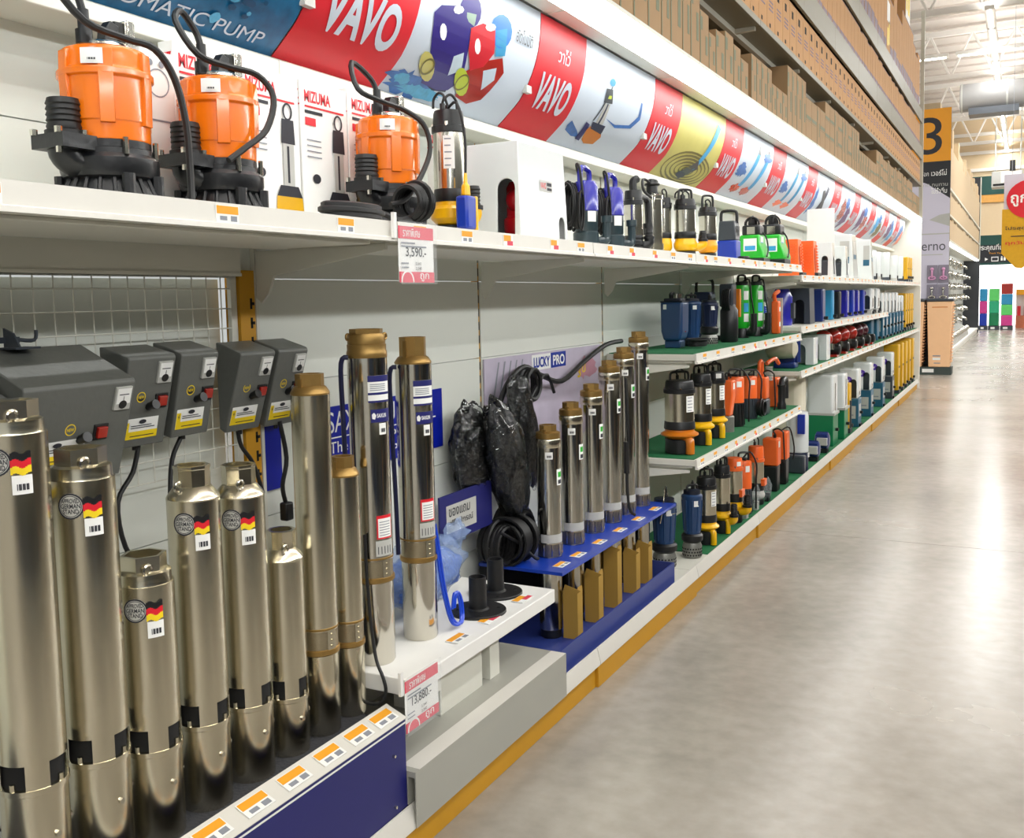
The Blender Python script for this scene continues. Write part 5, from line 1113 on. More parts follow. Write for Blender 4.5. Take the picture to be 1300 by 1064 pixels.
def gbarrel(label, loc, H=.385, r=.047):
    t = thing('green_pump', label, 'pump', loc)
    MB().lathe([(r * .95, 0), (r * .95, .05), (r * .85, .06)], 20).build('foot', black, t); b = MB().lathe([(r * .85, .06), (r, .075), (r * 1.04, .12), (r, .2), (r * .98, .30), (r * .85, .325)], 24).build('body', green, t)
    for z0, z1, m in ((.235, .29, paper), (.16, .215, cyan), (.10, .15, paper)): MB().patch(r * 1.045 if z1 < .17 else r * 1.01, -60, -18, z0, z1, 5).build('sticker', m, b)
    MB().lathe([(r * .8, .32), (r * .8, .345), (r * .5, .35)], 18).build('head', black, t); arch_handle(t, r * .8, .33, H, ang=1.2, r=.007)
    MB().tube([(r * .8, -.01, .03), (r * 1.5, -.02, .03), (r * 1.7, -.02, .06), (r * 1.7, -.02, .15)], .02, 12).build('outlet_elbow', black, t); cable(t, [(0, 0, .34), (.04, .02, .36), (.06, .0, .25), (.07, .02, .15), (.06, .05, .03)], .005); return t
gbarrel('green barrel pump with black handle, left of the chest-high pair', (.25, 6.01, Z1)); gbarrel('green barrel pump with black handle, right of the pair on the chest-high shelf', (.28, 6.25, Z1))
t = stackpump('small_pump', 'slim grey pump with blue and white label right of the green barrel pumps', (.27, 6.46, Z1), .034, .33, slate, lgrey, slate, lab=-30, hnd=False); MB().patch(.0352, -60, 20, .14, .19, 6).build('blue_label', brandblue, t)
t = thing('orange_pump', 'orange strip pump against a grey sheet at the end of the chest-high shelf', 'pump', (.30, 6.62, Z1)); MB().box(-.12, .06, .04, .05, 0, .24).build('grey_sheet', lgrey, t); MB().box(.0, .05, -.03, .03, .0, .22).build('body', orangep, t, bevel=.008); MB().tube([(.02, 0, .21), (.02, -.03, .26), (.03, .05, .285)], .014, 8).build('handle', orangep, t); flat([rect(-.02, .02, .15, .18), rect(-.02, .02, .05, .08)], onX(.0508), 'sticker', [paper], t)
# ---------------------------------------------------------------- green-matted shelf at knee height (z .65)
def voluted(name, label, loc, r, H, base, **k):
    t = stackpump(name, label, loc, r, H, base, steel, black, f=(.30, .40, .74, .90), foot=.07, volute=1.28, tube_r=.018, **k)
    MB().tube([(r * .5, -r * .4, H * .2), (r * .85, -r * .55, H * .17), (r * .92, -r * .6, H * .12), (r * .92, -r * .6, .004)], r * .30, 12).build('outlet_spout', base, t); return t
voluted('steel_pump', 'steel pump with brown-orange casing, leftmost on the knee-high green shelf', (.33, 4.52, Z2), .072, .395, amber, lab=-25); voluted('steel_pump', 'steel pump with yellow casing, second on the knee-high green shelf', (.345, 4.82, Z2), .055, .405, yellow, lab=-25)
voluted('steel_pump', 'steel pump with yellow casing, third on the knee-high green shelf, tag on its head', (.34, 5.09, Z2), .055, .395, yellow, lab=-25, sticky=-50)
def ocage(label, loc, r, H, low=black, bare=False):
    t = thing('orange_pump', label, 'pump', loc); b = MB().lathe([(r * .95, 0), (r, .006), (r * .9, H * .42)], 22).build('foot', low, t); rb = MB()
    for i in range(16): a = 2 * PI * i / 16; rb.box(0, .001, 0, .001, 0, .001) if False else rb.tube([(r * math.cos(a), r * math.sin(a), .01), (r * .92 * math.cos(a), r * .92 * math.sin(a), H * .4)], .004, 5, smooth=0)
    rb.build('ribs', low, b); MB().lathe([(r * .96, H * .42), (r * .96, H * .84), (r * .85, H * .87), (r * .4, H * .88)], 24).build('motor_shell', orangep, t); MB().box(-r * .5, r * .4, -r * .4, r * .4, H * .86, H * .92).build('head', black, t, bevel=.005)
    arch_handle(t, r * .6, H * .86, H, ang=.6, r=.006); cable(t, [(0, 0, H * .92), (.03, .04, H), (r * 1.3, .05, H * .8), (r * 1.3, .04, H * .5), (r * 1.2, .06, .02)], .005); sticker(t, r * .97, -45, 16, H * .70, H * .8, paper); return t
t = thing('orange_pump', 'orange pump standing on a small perforated steel can, knee-high shelf', 'pump', (.34, 5.32, Z2)); MB().lathe([(.045, 0), (.045, .085), (.04, .09)], 20).build('strainer', mat('perforated_steel', '#8c8c86', .4, .6, var=.5, scale=300), t); MB().prism([(-.02, .09), (.03, .09), (.045, .2), (.045, .29), (-.04, .29), (-.04, .2)], -.035, .035).build('body', orangep, t, bevel=.008); loop_cable(t, 0, 0, .29, .04, .03, .005, 1); flat([rect(-.02, .015, .24, .275)], onX(.0456), 'sticker', [paper], t)
ocage('orange pump with black ribbed foot on the knee-high shelf', (.32, 5.57, Z2), .058, .33)
t = ocage('orange pump with grey foot and loose black cable on the knee-high shelf', (.31, 5.95, Z2), .05, .30, slate); coil(t, (.08, .0, .066), .05, .005, 6, axis='X', seed=4)
t = thing('garden_pump', 'orange pump with open frame handle further along the knee-high shelf', 'pump', (.33, 6.17, Z2)); MB().box(-.05, .05, -.05, .05, 0, .10).build('foot', slate, t, bevel=.01); MB().box(-.045, .045, -.045, .045, .1, .24).build('body', orangep, t, bevel=.01); MB().tube([(.0, -.035, .24), (.0, -.035, .33), (.0, .035, .33), (.0, .035, .24)], .012, 8, smooth=2).build('handle', orangep, t); loop_cable(t, .03, 0, .22, .06, .05, .005, 0, down=.03)
t = thing('garden_pump', 'orange pump with black spring hose at the end of the knee-high shelf', 'pump', (.29, 6.55, Z2)); MB().box(-.06, .06, .02, .11, 0, .2).build('body', orangep, t, bevel=.012); b = MB()
for i in range(8): b.torus(.022, .004, (.01, -.02, .19 + .012 * i), 14, 6)
b.build('spring', lgrey, t); MB().tube([(.0, -.05, .30), (.02, .0, .32), (.03, .08, .325), (.04, .13, .29)], .014, 8).build('handle', orangep, t); MB().lathe([(.03, 0), (.03, .03), (.024, .05), (.024, .14), (.03, .16)], 14, (.10, -.05, 0)).tube([(.10, -.05, .15), (.10, -.02, .19), (.10, .06, .18), (.10, .07, .06)], .02, 10).build('black_fitting', black, t)
# ---------------------------------------------------------------- base shelf of the first green bays
bucket('blue bucket-shaped pump with wire bail, half behind the blue stand', (.30, 4.37, .1205), .06, .355, bluegreen, bail=True); bucket('blue bucket-shaped pump with white sticker on the base shelf', (.37, 4.585, Z3), .052, .355, bluegreen)
voluted('steel_pump', 'black and steel pump with yellow casing, nearest of three on the base shelf', (.364, 4.85, Z3), .052, .39, yellow, lab=-25); voluted('steel_pump', 'black-headed steel pump with small yellow casing, second of three on the base shelf', (.374, 5.11, Z3), .044, .41, yellow, out=-.3)
t = stackpump('orange_pump', 'orange-headed steel pump with yellow casing, third on the base shelf', (.368, 5.38, Z3), .048, .40, yellow, steel, orangep, f=(.3, .42, .74, .92), foot=.07, out=-.2, tube_r=.02, sticky=-40, hnd=False, loops=0); MB().box(.03, .055, -.03, .03, .15, .19).build('orange_bracket', orangep, t)
ocage('orange pump with clear bag beside it, fourth on the base shelf', (.36, 5.62, Z3), .05, .36, slate)
t = stackpump('orange_pump', 'orange-topped clear-sided pump, fifth on the base shelf', (.366, 5.90, Z3), .048, .40, lgrey, steel, orangep, f=(.22, .34, .66, .90), hnd=False, loops=1); MB().box(.03, .06, -.03, .03, .12, .16).build('orange_bracket', orangep, t)
t = thing('orange_pump', 'tall orange square pump on the base shelf before the white cylinder', 'pump', (.36, 6.35, Z3)); MB().box(-.045, .045, -.045, .045, 0, .17).build('foot', black, t, bevel=.008); MB().box(-.05, .05, -.05, .05, .17, .35).build('body', orangep, t, bevel=.01); loop_cable(t, .02, 0, .35, .06, .05, .005, 0, down=.2); flat([rect(-.03, .01, .29, .33)], onX(.0508), 'sticker', [paper], t)
t = thing('orange_pump', 'orange square pump with black foot right before the white cylinder', 'pump', (.36, 6.62, Z3)); MB().box(-.045, .045, -.045, .045, 0, .17).build('foot', black, t, bevel=.008); MB().box(-.05, .05, -.05, .05, .17, .36).build('body', orangep, t, bevel=.01); cable(t, [(.0, 0, .36), (.05, .03, .38), (.08, .04, .25), (.07, .06, .16)], .005)
for i, (x, y) in enumerate(((.405, 5.50), (.405, 5.75), (.41, 6.02))):
    t = thing('clear_bag', ['clear plastic bag standing behind the orange-headed pump', 'clear plastic bag before the fourth base-shelf pump', 'crumpled clear bag with black part, base shelf'][i], 'bag', (x, y, Z3)); lump((0, 0, .07), (.022, .05, .07), 30 + i, 16, 10, .2).build('film', plast, t, sharp=80); MB().cyl(.016, .0, .05, 10).box(-.012, .012, -.03, .0, .0, .04).build('contents', lgrey if i < 2 else black, t)
t = thing('white_cylinder', 'large white cylinder pump with navy foot on the base shelf', 'pump', (.36, 7.17, Z3)); MB().lathe([(.074, 0), (.076, .01), (.076, .13), (.07, .135)], 28).build('foot', navy, t); MB().lathe([(.074, .135), (.078, .14), (.078, .40), (.07, .43), (.03, .438)], 32).build('shell', white, t); MB().box(.02, .07, -.105, -.078, .28, .42).build('box_print', brandblue, t); MB().box(.075, .082, -.012, .012, .1, .13).build('name_tag', paper, t); MB().box(-.05, .08, -.16, -.09, .0, .13).build('blue_part', slate, t, bevel=.01)
def hmotor(label, loc, m=blue, r=.06, L=.16):
    t = thing('motor_pump', label, 'pump', loc); MB().lathe([(r * .7, -L / 2), (r, -L / 2 + .01), (r, L / 2 - .01), (r * .7, L / 2)], 24, (0, 0, r + .03), axis='X').build('motor', m, t); b = MB()
    for i in range(8): a = 2 * PI * i / 8; b.box(-L * .4, L * .4, -.004 + (r + .003) * math.cos(a), .004 + (r + .003) * math.cos(a), r + .026 + (r + .003) * math.sin(a), r + .034 + (r + .003) * math.sin(a))
    b.build('fins', m, t); MB().box(-L * .4, L * .4, -r * .7, r * .7, 0, .035).build('foot', black, t); MB().box(-.03, .05, -r - .02, -r * .5, r, r + .06).build('terminal_box', lgrey, t, bevel=.004); return t
hmotor('blue horizontal motor pump, left one in front of the green tank', (.382, 7.62, Z3), L=.11); hmotor('blue horizontal motor pump, right one in front of the green tank', (.38, 8.05, Z3), r=.066, L=.11)
# ---------------------------------------------------------------- far bays
ZF1, ZF2, ZF3 = 1.1855, .8845, .1255
def simple(name, label, loc, d, w, h, m, low=None, lowm=None, cat='pump', extra=None, bev=.012, group=None):
    t = thing(name, label, cat, loc, 0, group); z0 = low or 0
    MB().box(-d / 2, d / 2, -w / 2, w / 2, z0, h).build('shell', m, t, bevel=bev, seg=3)
    if low: MB().box(-d * .52, d * .52, -w * .52, w * .52, 0, low).build('base', lowm, t, bevel=.006)
    MB().cyl(.014, d * .5, d * .5 + .03, 10, (0, 0, max(.03, z0 * .5)), axis='X').build('outlet', black, t)
    if extra: extra(t)
    return t
t = thing('pressure_pump', 'round indigo pump against the grey sheet on the far chest-high shelf', 'pump', (.26, 7.10, ZF1)); MB().lathe([(.07, .0), (.075, .02), (.075, .2), (.05, .26)], 22).build('body', purple, t); MB().box(.05, .09, -.03, .03, .05, .16).build('terminal_box', slate, t)
def dgx(t): MB().torus(.10, .006, (.101, 0, .14), 20, 6, 'X').build('edge_rim', lgrey, t) if False else None
cover('dark grey arched pump cover on the far chest-high shelf', (.33, 7.45, ZF1), .16, .19, .265, slate, [('y', .0, .07, .19, -.01)], .03, None, 'pump cover', 'grey_cover', bev=.03)
simple('box_pump', 'navy box pump right of the dark grey cover', (.33, 7.95, ZF1), .15, .13, .26, blue); simple('box_pump', 'pale blue box pump between the navy box and the black one', (.30, 8.55, ZF1), .15, .10, .25, aqua); simple('box_pump', 'black lattice-sided box pump after the pale blue one', (.31, 8.88, ZF1), .14, .1, .24, black)
for i, (y, m) in enumerate(((9.40, purple), (9.75, royal), (10.05, purple), (10.42, royal))): simple('box_pump', ['indigo box pump, first of four before the white purple-dot covers', 'bright blue box pump, second of four on the far shelf', 'indigo box pump, third of four on the far shelf', 'bright blue box pump, last of four on the far shelf'][i], (.29, y, ZF1), .15, .12, .25, m)
def whiteteal(label, loc, w, h, lowm=teal, dot=True, z=.17):
    def ex(t):
        if dot: flat([disc2(0, h * .80, .036, .036, 0), poly2([(-.01, h * .8), (.0, h * .8 - .02), (.012, h * .8 + .018), (.002, h * .8)], 1)], onY(-w / 2 - .0006), 'violet_sticker', [violet, paper], t)
        flat([rect(-w * .2, w * .2, z + .03, h * .6, 0)], onX(.0905), 'doorway', [doorshade], t); flat([poly2([(p[0] + .045, p[1] + z + .01) for p in arch(.06, (h - z) * .62)], 0)], onY(-w / 2 - .0006), 'side_doorway', [doorshade], t); flat([rect(-.07, .07, z * .3, z * .75, 0), rect(-.05, .05, z * .4, z * .45, 1)], onY(-w * .52 - .0006), 'rating_plate', [lgrey, taggrey], t); MB().box(.09, .094, -w * .3, w * .3, z * .35, z * .8).build('plate', lgrey, t); MB().box(.06, .11, -w * .3, w * .3, 0, .03).build('skid', black, t)
    return simple('cabinet_pump', label, loc, .18, w, h, white, z, lowm, 'pump', ex, .02)
# goods of the shelf at z .88 reach up through the open bays; white-over-teal cabinets
for i, y in enumerate((10.80, 11.25)):
    whiteteal(['white cabinet cover with violet dot on the far chest-high shelf, left one', 'white cabinet cover on the far chest-high shelf, at its right end'][i], (.31, y, ZF1), .24, .27, lgrey, dot=(i == 0), z=.04)
    simple('teal_cabinet', ['teal cabinet pump under the far chest-high shelf, left one', 'teal cabinet pump under the far chest-high shelf, right one'][i], (.31, y, ZF2), .18, .2, .24, teal)
for i, y in enumerate((11.68, 12.0, 12.35, 12.70, 13.05, 13.35, 13.68)):
    whiteteal(['white-over-teal cabinet pump with violet dot, first of seven on the waist-high far shelf', 'second white-over-teal cabinet pump on the waist-high far shelf', 'third white-over-teal cabinet pump on the waist-high far shelf', 'fourth white-over-teal cabinet pump, mid-row', 'fifth white-over-teal cabinet pump on the waist-high far shelf', 'sixth white-over-teal cabinet pump on the waist-high far shelf', 'seventh white-over-teal cabinet pump, next to the yellow ones'][i], (.31, y, ZF2), .16 if i < 3 else .14, .52 if i < 5 else .48, dot=(i == 0), z=.27)
for i, y in enumerate((14.10, 14.40, 14.70, 14.98)): yellowpump(['tall yellow cabinet pump, first of four on the waist-high far shelf', 'tall yellow cabinet pump, second of four waist-high', 'tall yellow cabinet pump, third of four waist-high', 'tall yellow cabinet pump touching the end panel, waist-high'][i], (.31, y, ZF2), .15, .50)
t = thing('tank_pump', 'blue pump with pale horizontal tank, first on the far waist-high shelf', 'pump', (.28, 7.0, ZF2)); MB().lathe([(.03, -.11), (.07, -.09), (.075, 0), (.07, .09), (.03, .11)], 22, (0, 0, .14), axis='X').build('tank', mat('beige_tank', '#d4cdb8', .4), t); MB().box(-.06, .09, .02, .08, .03, .2).box(-.05, .1, -.03, .09, 0, .04).build('pump_block', blue, t, bevel=.008); MB().cyl(.02, .04, .2, 12, (.1, .06, 0)).build('pressure_head', blue, t)
for i, y in enumerate((7.42, 7.95)):
    def ex(t): flat([text2d('CENTURI', 0, 0, .14, .022, .02) + (0,)], lambda u, v: (.1005 - (u + .04) * .0, .035 + v - .008, .04 + u), 'side_lettering', [brandblue], t)
    cover(['white arched cover with vertical blue lettering, left of two', 'white arched cover with vertical blue lettering, beside the red pumps'][i], (.34, y, ZF2), .20, .16, .200, white, [('y', .0, .08, .16, -.01)], .0, None, 'pump cover', 'white_cover', bev=.02, extra=ex)
for i, y in enumerate((8.35, 8.80, 9.25, 9.70, 10.12, 10.45)):
    t = thing('red_tank_pump', ['red round tank pump with black motor, nearest the lettered white cover', 'second red round tank pump on the far waist-high shelf', 'third red round tank pump on the far waist-high shelf', 'fourth red round tank pump on the far waist-high shelf', 'fifth tank pump, dark red, on the far waist-high shelf', 'last tank pump before the white-over-teal cabinets'][i], 'pump', (.33, y, ZF2))
    m = redd if i < 4 else mat('maroon_enamel', '#4a1520', .3); MB().sphere(.075, (.0, 0, .145), 20, 12).build('tank', m, t); MB().lathe([(.03, -.05), (.045, -.04), (.045, .05), (.03, .06)], 16, (.08, 0, .06), axis='X').build('motor', black, t); MB().box(-.06, .12, -.06, .06, 0, .02).build('foot', redd, t); MB().cyl(.018, .0, .05, 12, (.08, -.05, .06)).build('gauge', chrome, t)
def beigex(t): flat([rect(-.045, .015, .50, .58, 0), poly2([(-.035, .52), (-.01, .52), (.005, .54), (-.005, .55), (-.03, .545)], 1), disc2(-.02, .56, .008, .008, 1)], onY(-.1306), 'blue_sticker', [brandblue, paper], t)
simple('beige_tank', 'tall beige rounded tank with blue duck sticker on the base shelf', (.21, 7.60, ZF3), .22, .26, .66, mat('beige_shell', '#d9d2bd', .4, var=.03), None, None, 'tank', beigex, .05)
def gt(t): MB().box(-.11, .12, -.125, .125, .26, .28).build('grey_rim', lgrey, t); flat([poly2([(p[0], p[1] + .29) for p in arch(.05, .24)], 0)], onX(.1055), 'doorway', [doorshade], t)
simple('green_tank', 'white pump cabinet with green lower half, nearer one', (.30, 8.50, ZF3), .21, .24, .60, white, .26, greend, 'tank', gt, .02); simple('green_tank', 'white pump cabinet with green lower half, farther one', (.32, 8.93, ZF3), .21, .20, .58, white, .26, greend, 'tank', gt, .02)
t = yellowpump('yellow-backed pump with grey pipes between green tanks and violet-dot cabinets', (.32, 9.28, ZF3), .14, .46); MB().cyl(.02, .05, .30, 12, (.085, -.02, 0)).build('grey_pipe', slate, t)
for i, y in enumerate((9.78, 10.65, 11.6, 12.5)): whiteteal(['white cabinet pump with violet dot, nearest on the base shelf', 'second violet-dot white cabinet pump on the base shelf', 'third violet-dot cabinet pump on the base shelf', 'last violet-dot cabinet pump on the base shelf, before the yellow ones'][i], (.33, y, ZF3), .2, .56, teal if i != 3 else slate, True, .27)
for i, y in enumerate((13.15, 13.6, 14.05, 14.5, 14.93)): yellowpump(['tall yellow cabinet pump on the base shelf, nearest of five', 'second tall yellow cabinet pump on the base shelf', 'third tall yellow cabinet pump on the base shelf', 'fourth tall yellow cabinet pump on the base shelf', 'tall yellow cabinet pump on the base shelf against the end panel'][i], (.33, y, ZF3), .2, .62)
# ---------------------------------------------------------------- second shelving row beyond, signs and far end
t = thing('second_shelving_row', 'far shelving row beyond the white end panel with chrome fittings', 'shelving', (0, 18.3, 0))
MB().box(-.02, .0, .1, 17.5, 0, 5.0).build('back_sheet', mat('grey_slat_panel', '#aeb0ad', .5), t)
MB().box(.0, .44, .1, 17.6, 0, .10).build('kick_plate', cream, t); MB().box(.0, .46, .1, 17.6, .10, .16).build('base_deck', whitem, t)
for z, fh in ((2.43, .05), (2.93, .04), (3.45, .05)): MB().box(0, .47, .1, 17.6, z - fh, z).build('rack_shelf', cream, t)
MB().box(.36, .46, .2, 17.4, 2.36, 2.375).build('lamp_diffuser', lumin, t)
MB().box(-.02, .48, 17.6, 17.66, 0, 5.1).build('end_panel', signd, t); MB().box(.46, .485, 17.58, 17.67, 2.4, 5.1).build('end_post', cream, t)
y = 18.6; rg = random.Random(5); NF = 0
while y < 35.4:
    NF += 1
    for z, g in ((2.4305, 'lowest'), (2.9305, 'middle'), (3.4505, 'top')):
        h = rg.choice([.40, .44]) if z < 3.4 else rg.choice([.8, 1.0, 1.2])
        carton(y, .4, z, h, 4, mat('pale_cardboard', '#cdb592', .75, var=.1), 'brown carton on the %s rack level of the far row, %s counting from the camera' % (g, nth(NF)), 'far row cartons, %s level' % g, .40, .455)
    y += .405
tp0 = thing('tap_pack', 'chrome tap in a blister pack hanging in the far shelving row', 'tap', (0, 0, 0), 0, 'chrome taps in the far row')
MB().tube([(0, 0, 0), (.10, 0, .02), (.16, 0, .0), (.17, 0, -.05)], .018, 8).cyl(.03, -.06, .06, 12, (.05, 0, 0)).build('spout', chrome, tp0); MB().box(.03, .09, -.015, .015, .06, .09).build('lever', chrome, tp0); MB().box(-.004, .0, -.1, .1, -.1, .12).build('card', lgrey, tp0)
n = 0
for i in range(26):
    for z in (.68, .95, 1.22, 1.49, 1.76, 2.03):
        y = 18.9 + .42 * i
        if z < .8 and i % 2: continue
        o = tp0 if n == 0 else copy_tree(tp0); o.location = (.10 + .18 * rg.random(), y + .05 * rg.random(), z); o.scale = (1.3, 1.5, 1.1); n += 1
b0 = thing('tap_box', 'shiny boxed fitting on the base shelf of the far shelving row', 'box', (0, 0, 0), 0, 'boxed fittings in the far row'); MB().prism([(-.14, 0), (.14, 0), (.1, .2), (-.14, .32)], -.16, .16).build('box', lgrey, b0); MB().sphere(.07, (.1, 0, .2), 12, 8).build('knob', chrome, b0)
for i in range(30):
    o = b0 if i == 0 else copy_tree(b0); o.location = (.28, 18.9 + .40 * i, .1605)
# end-cap display of the second row
t = thing('end_cap_display', 'tall end-cap board with orange field, big 3 and pale tap advertisement', 'display', (0, 18.18, 0)); f = onY(-.0205)
MB().box(-.35, .66, -.02, .05, .0, 4.48).build('board', signd, t)
flat([rect(-.35, .66, 3.60, 4.48, 0), rect(-.35, .66, 1.1, 2.9, 1), poly2([(-.35, 2.9), (.66, 2.9), (.66, 2.97), (.30, 3.23), (-.35, 3.5)], 1), rect(-.35, .66, 2.37, 2.39, 2)], f, 'fields', [mat('sign_orange', '#efa126', .5, var=.02), lilac, lgrey], t)
f = onY(-.0215)
flat([text2d('3', .16, 3.72, .36, .62) + (0,), text2d('เวอร์โน่', .36, 3.36, .24, .10, .01) + (1,), text2d('ก๊อก', .2, 3.36, .12, .09) + (1,), text2d('สะอาด ทนทาน', .12, 3.18, .50, .05) + (2,), text2d('ไม่รั่วซึม', .36, 3.06, .25, .10, .01) + (1,), text2d('Verno', .10, 2.10, .50, .16) + (3,), rect(.2, .56, 2.02, 2.035, 2)], f, 'lettering', [prnt, paper, lgrey, mat('letter_grey', '#4a4a55', .5)], t)
flat([poly2([(.34, 2.62), (.66, 2.5), (.66, 2.72), (.5, 2.7)], 0)], f, 'tap_print', [lgrey], t)
for i, (x, z) in enumerate(((.40, 1.55), (.58, 1.55), (.40, 1.22), (.58, 1.22))):
    p = thing('tap_blister', ['pink-ringed tap pack, upper left on the end-cap', 'pink-ringed tap pack, upper right on the end-cap', 'grey tap pack, lower left on the end-cap above the crate', 'grey tap pack, lower right on the end-cap above the crate'][i], 'tap', (x, 18.15, z))
    MB().box(-.08, .08, -.015, .005, 0, .30).build('card', mat('dark_card', '#8a8492', .5), p); m = mat('rose_chrome', '#e6a6cf', .3, .3) if i < 2 else chrome
    MB().tube([(0, -.02, .08), (0, -.035, .16), (0, -.03, .22)], .016, 8).torus(.05, .012, (0, -.03, .08), 18, 6, 'Y', sq=.5).sphere(.03, (0, -.03, .23), 10, 8).build('tap', m, p)
def crate(label, loc):
    t = thing('plastic_bin', label, 'bin', loc); MB().prism([(-.165, .0), (.165, .0), (.2, 1.1), (-.2, 1.1)], -.2, .2).build('body', peach, t, bevel=.015)
    b = MB()
    for i in range(20): b.box(.170 + .035 * i / 20, .19 + .035 * i / 20, -.17, .17, .08 + .05 * i, .10 + .05 * i)
    b.build('ribs', peach, t); flat([rect(-.1, .02, .18, .20, 0), rect(-.1, .02, .12, .16, 1), rect(-.08, .02, .06, .075, 0), rect(-.12, .12, 1.0, 1.015, 2)], onY(-.2006), 'print', [taggrey, paper, amber], t); MB().box(-.21, .21, -.21, .21, 1.1, 1.15).build('lid', slate, t, bevel=.02); return t
t = thing('floor_plinth', 'low dark green floor plinth under the peach bins', 'plinth', (.42, 17.95, 0)); MB().box(-.38, .33, -.22, .22, 0, .13).build('plinth', mat('plinth_green', '#39433f', .5), t); flat([rect(-.12, .06, .04, .1, 0)], onY(-.2206), 'plate', [whitem], t)
crate('tall peach plastic bin in front of the end-cap display', (.56, 17.93, .1305)); crate('peach plastic bin half hidden behind the white end panel', (.12, 17.93, .1305))
# hanging signs
t = thing('hanging_sign', 'hanging red and yellow promotion sign over the aisle, cut by the right edge', 'sign', (1.62, 24.0, 2.0))
b = MB().prism([(-.28, .2), (.0, -.12), (.12, -.14), (.5, .12), (.5, 1.15), (-.28, 1.15)], -.01, .01); b.build('yellow_board', mat('sign_gold', '#d8a413', .5), t)
MB().prism([(-.2 + .47 + .47 * math.cos(2 * PI * i / 28), 1.35 + .42 * math.sin(2 * PI * i / 28)) for i in range(28)], -.02, -.011).build('red_disc', redp, t); MB().prism([(-.25, .9), (.5, .9), (.5, 1.9), (-.25, 1.9)], .011, .02).build('pale_back', lilac, t)
flat([text2d('ถูกใจ', -.12, 1.2, .6, .34, .02) + (0,), text2d('โปรสุดคุ้ม', -.22, .68, .6, .10, .01) + (1,), rect(-.1, .4, .55, .57, 1), text2d('ทุกวันพุธ', -.2, .36, .6, .10, .01) + (2,)], onY(-.0215), 'lettering', [paper, prnt, redp], t)
for x in (-.1, .35): MB().tube([(x, 0, 1.9), (x, 0, 6.1)], .004, 6, smooth=0).build('wire', taggrey, t)
t = thing('exit_signboard', 'dark green overhead signboard with Thai thank-you lettering and icons', 'sign', (0, 37.5, 0)); MB().box(.3, 5.0, 0, .15, 2.28, 3.28).build('board', signd, t); MB().box(.3, 5.0, -.01, 0, 2.95, 3.28).box(.3, 5.0, -.01, 0, 2.26, 2.34).build('green_band', signg, t)
P = [text2d('ขอบพระคุณที่เลือกเรา', .0, 2.72, 1.62, .26, .01) + (0,), text2d('Thank You for Choosing Store', .70, 2.62, 1.1, .07) + (1,), rect(.78, 1.0, 2.38, 2.54, 0), rect(.80, .98, 2.41, 2.51, 2), poly2([(.58, 2.40), (.68, 2.46), (.58, 2.52)], 0)]
for x in (1.10, 1.19): P += [disc2(x, 2.53, .025, .025, 0), rect(x - .03, x + .03, 2.40, 2.50, 0)]
P += [ring2(1.36, 2.43, .055, .055, .015, 0), disc2(1.34, 2.57, .02, .02, 0), rect(1.33, 1.35, 2.46, 2.55, 0), rect(1.33, 1.39, 2.46, 2.475, 0)]
P = [(([(max(a, .32), b_) for a, b_ in p[0]]), p[1], p[2]) for p in P]
flat(P, onY(-.012), 'lettering', [paper, gold, prnt], t)
t = thing('ceiling_unit', 'grey ceiling air unit below the far wall', 'air unit', (1.2, 39.0, 5.0)); MB().box(-.5, .5, -.4, .4, 0, .55).build('casing', lgrey, t, bevel=.02); MB().box(-.45, .45, -.41, -.4, .05, .12).build('slot', darkm, t)
for x in (-.4, .4): MB().tube([(x, 0, .55), (x, 0, 3.1)], .02, 6, smooth=0).build('hanger', lgrey, t)
t = thing('hanging_sign', 'small white hanging sign with black speaker before the green wall band', 'sign', (1.35, 36.0, 4.9)); MB().box(-.3, .3, -.02, .02, 0, .35).build('board', whitem, t); MB().box(-.05, .12, -.05, .05, .36, .7).build('speaker', black, t); MB().tube([(.03, 0, .7), (.03, 0, 3.25)], .006, 6, smooth=0).build('rod', taggrey, t)
t = thing('exit_sign', 'small green framed exit sign under the hanging promotion sign', 'sign', (1.72, 35.6, 3.5)); MB().box(-.16, .3, -.03, .03, 0, .3).build('frame', greend, t); MB().box(-.13, .27, -.035, -.03, .03, .27).build('panel', whitem, t)
t = thing('air_duct', 'large round grey air duct below the trusses', 'duct', (0, 27.0, 6.15)); MB().lathe([(.34, .3), (.34, 9.0)], 28, axis='X').build('duct', mat('galvanised_duct', '#8f8e8d', .5, .0, var=.05), t); b = MB()
for i in range(9): b.lathe([(.355, .32 + i), (.355, .36 + i)], 28, axis='X')
b.build('duct_rings', lgrey, t)['kind'] = 'stuff'; MB().box(.5, 1.6, -.3, .3, -.46, -.30).build('outlet_box', slate, t)
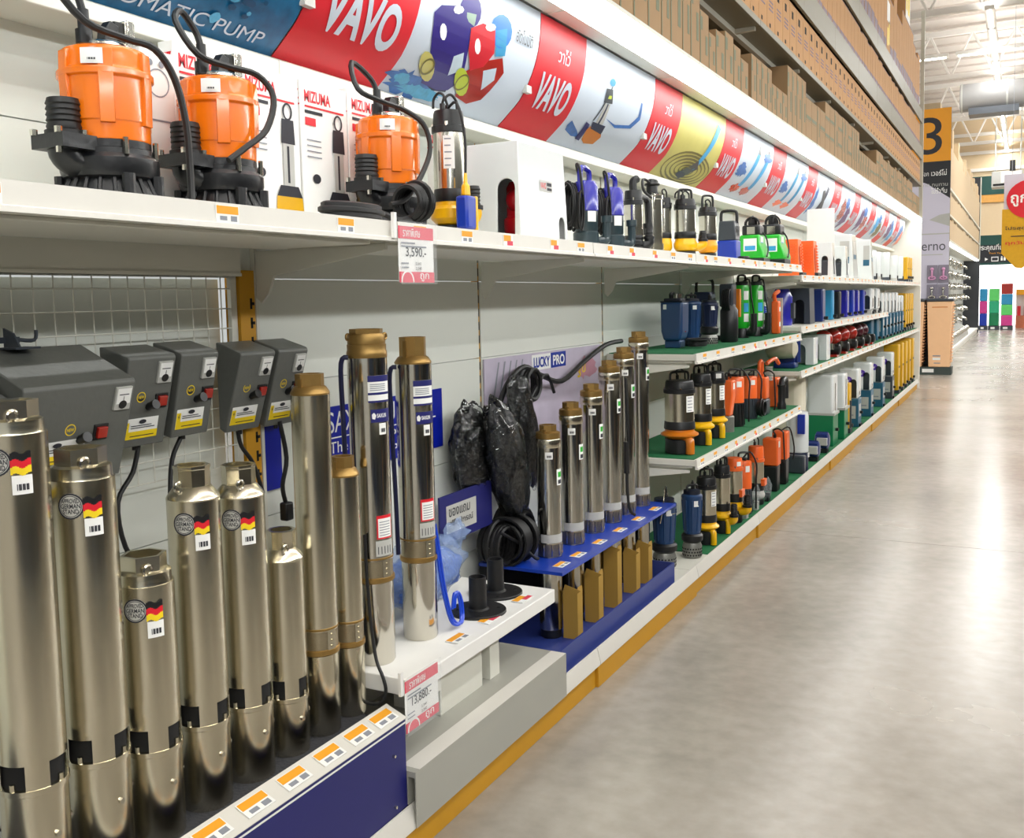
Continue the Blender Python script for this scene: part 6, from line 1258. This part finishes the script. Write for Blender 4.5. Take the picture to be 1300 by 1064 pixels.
# ceiling lamp battens (real housings over the area lights)
hs = mat('lamp_housing', '#efece6', .4); tubem = mat('batten_tube', '#fffdf6', .5, var=0, emit=12.0)
for (x, y, ln, pw) in ROWS:
    t = thing('lamp_row', {1.1: 'row of ceiling battens over the aisle', 4.6: 'long row of ceiling battens right of the aisle', 8.5: 'row of ceiling battens furthest right', -4.0: 'row of ceiling battens over the neighbouring aisle'}[x], 'lamp', (x, y, 6.72))
    n = int(ln / 1.6)
    for i in range(n): MB().box(-.09, .09, -ln / 2 + 1.6 * i + .05, -ln / 2 + 1.6 * i + 1.55, 0, .08).build('batten', hs, t); MB().box(-.03, .03, -ln / 2 + 1.6 * i + .1, -ln / 2 + 1.6 * i + 1.5, -.016, -.001).build('tube', tubem, t)
t = thing('lamp_row', 'bright cross row of ceiling battens on the truss beyond the end panel', 'lamp', (2.0, 24.2, 6.60))
for i in range(8): MB().box(-6.9 + 1.75 * i, -5.3 + 1.75 * i, -.09, .09, 0, .08).build('batten', hs, t); MB().box(-6.85 + 1.75 * i, -5.35 + 1.75 * i, -.05, .05, -.012, -.001).build('tube', tubem, t)
# stock at the far end of the aisle
def stack(label, loc, cols, w=.33, h=1.45, name='cool_box_stack'):
    t = thing(name, label, 'display', loc); MB().box(-w / 2 - .02, w / 2 + .02, -.25, .25, 0, .14).build('pallet', slate, t); n = len(cols); hh = (h - .14) / n
    for i, m in enumerate(cols): MB().box(-w / 2, w / 2, -.22, .22, .14 + i * hh, .14 + (i + 1) * hh - .004).build('tub', m, t, bevel=.02)
    flat([rect(-w * .3, w * .1, .03, .1, 0)], onY(-.2506), 'plate', [whitem], t); return t
lime = mat('lime_plastic', '#5fd06a', .4)
stack('blue and pink stack of tubs at the far end of the aisle, left', (.54, 38.4, 0), [royal, pink, aqua], .24); stack('green stack of tubs at the far end of the aisle, middle', (.88, 38.4, 0), [greend, mat('sea_green', '#28a87a', .4), lime], .32); stack('pink and blue stack of tubs at the far end of the aisle, right', (1.28, 38.4, 0), [pink, lime, aqua, redd], .36, 1.62)
t = thing('low_stand', 'orange-topped low stand with small red goods at the right picture edge', 'display', (1.9, 40.0, 0)); MB().box(-.35, 1.2, -.3, .3, 0, .45).build('base', mat('terracotta', '#c06a4a', .5), t); MB().box(-.35, 1.2, -.3, .3, 1.2, 1.4).build('header', gold, t); MB().box(-.35, 1.2, .2, .3, .45, 1.2).build('back', paper, t)
for i in range(5): MB().cyl(.06, .45, .80, 10, (-.25 + .22 * i, -.1, 0)).build('red_bottle', [redp, redd][i % 2], t)
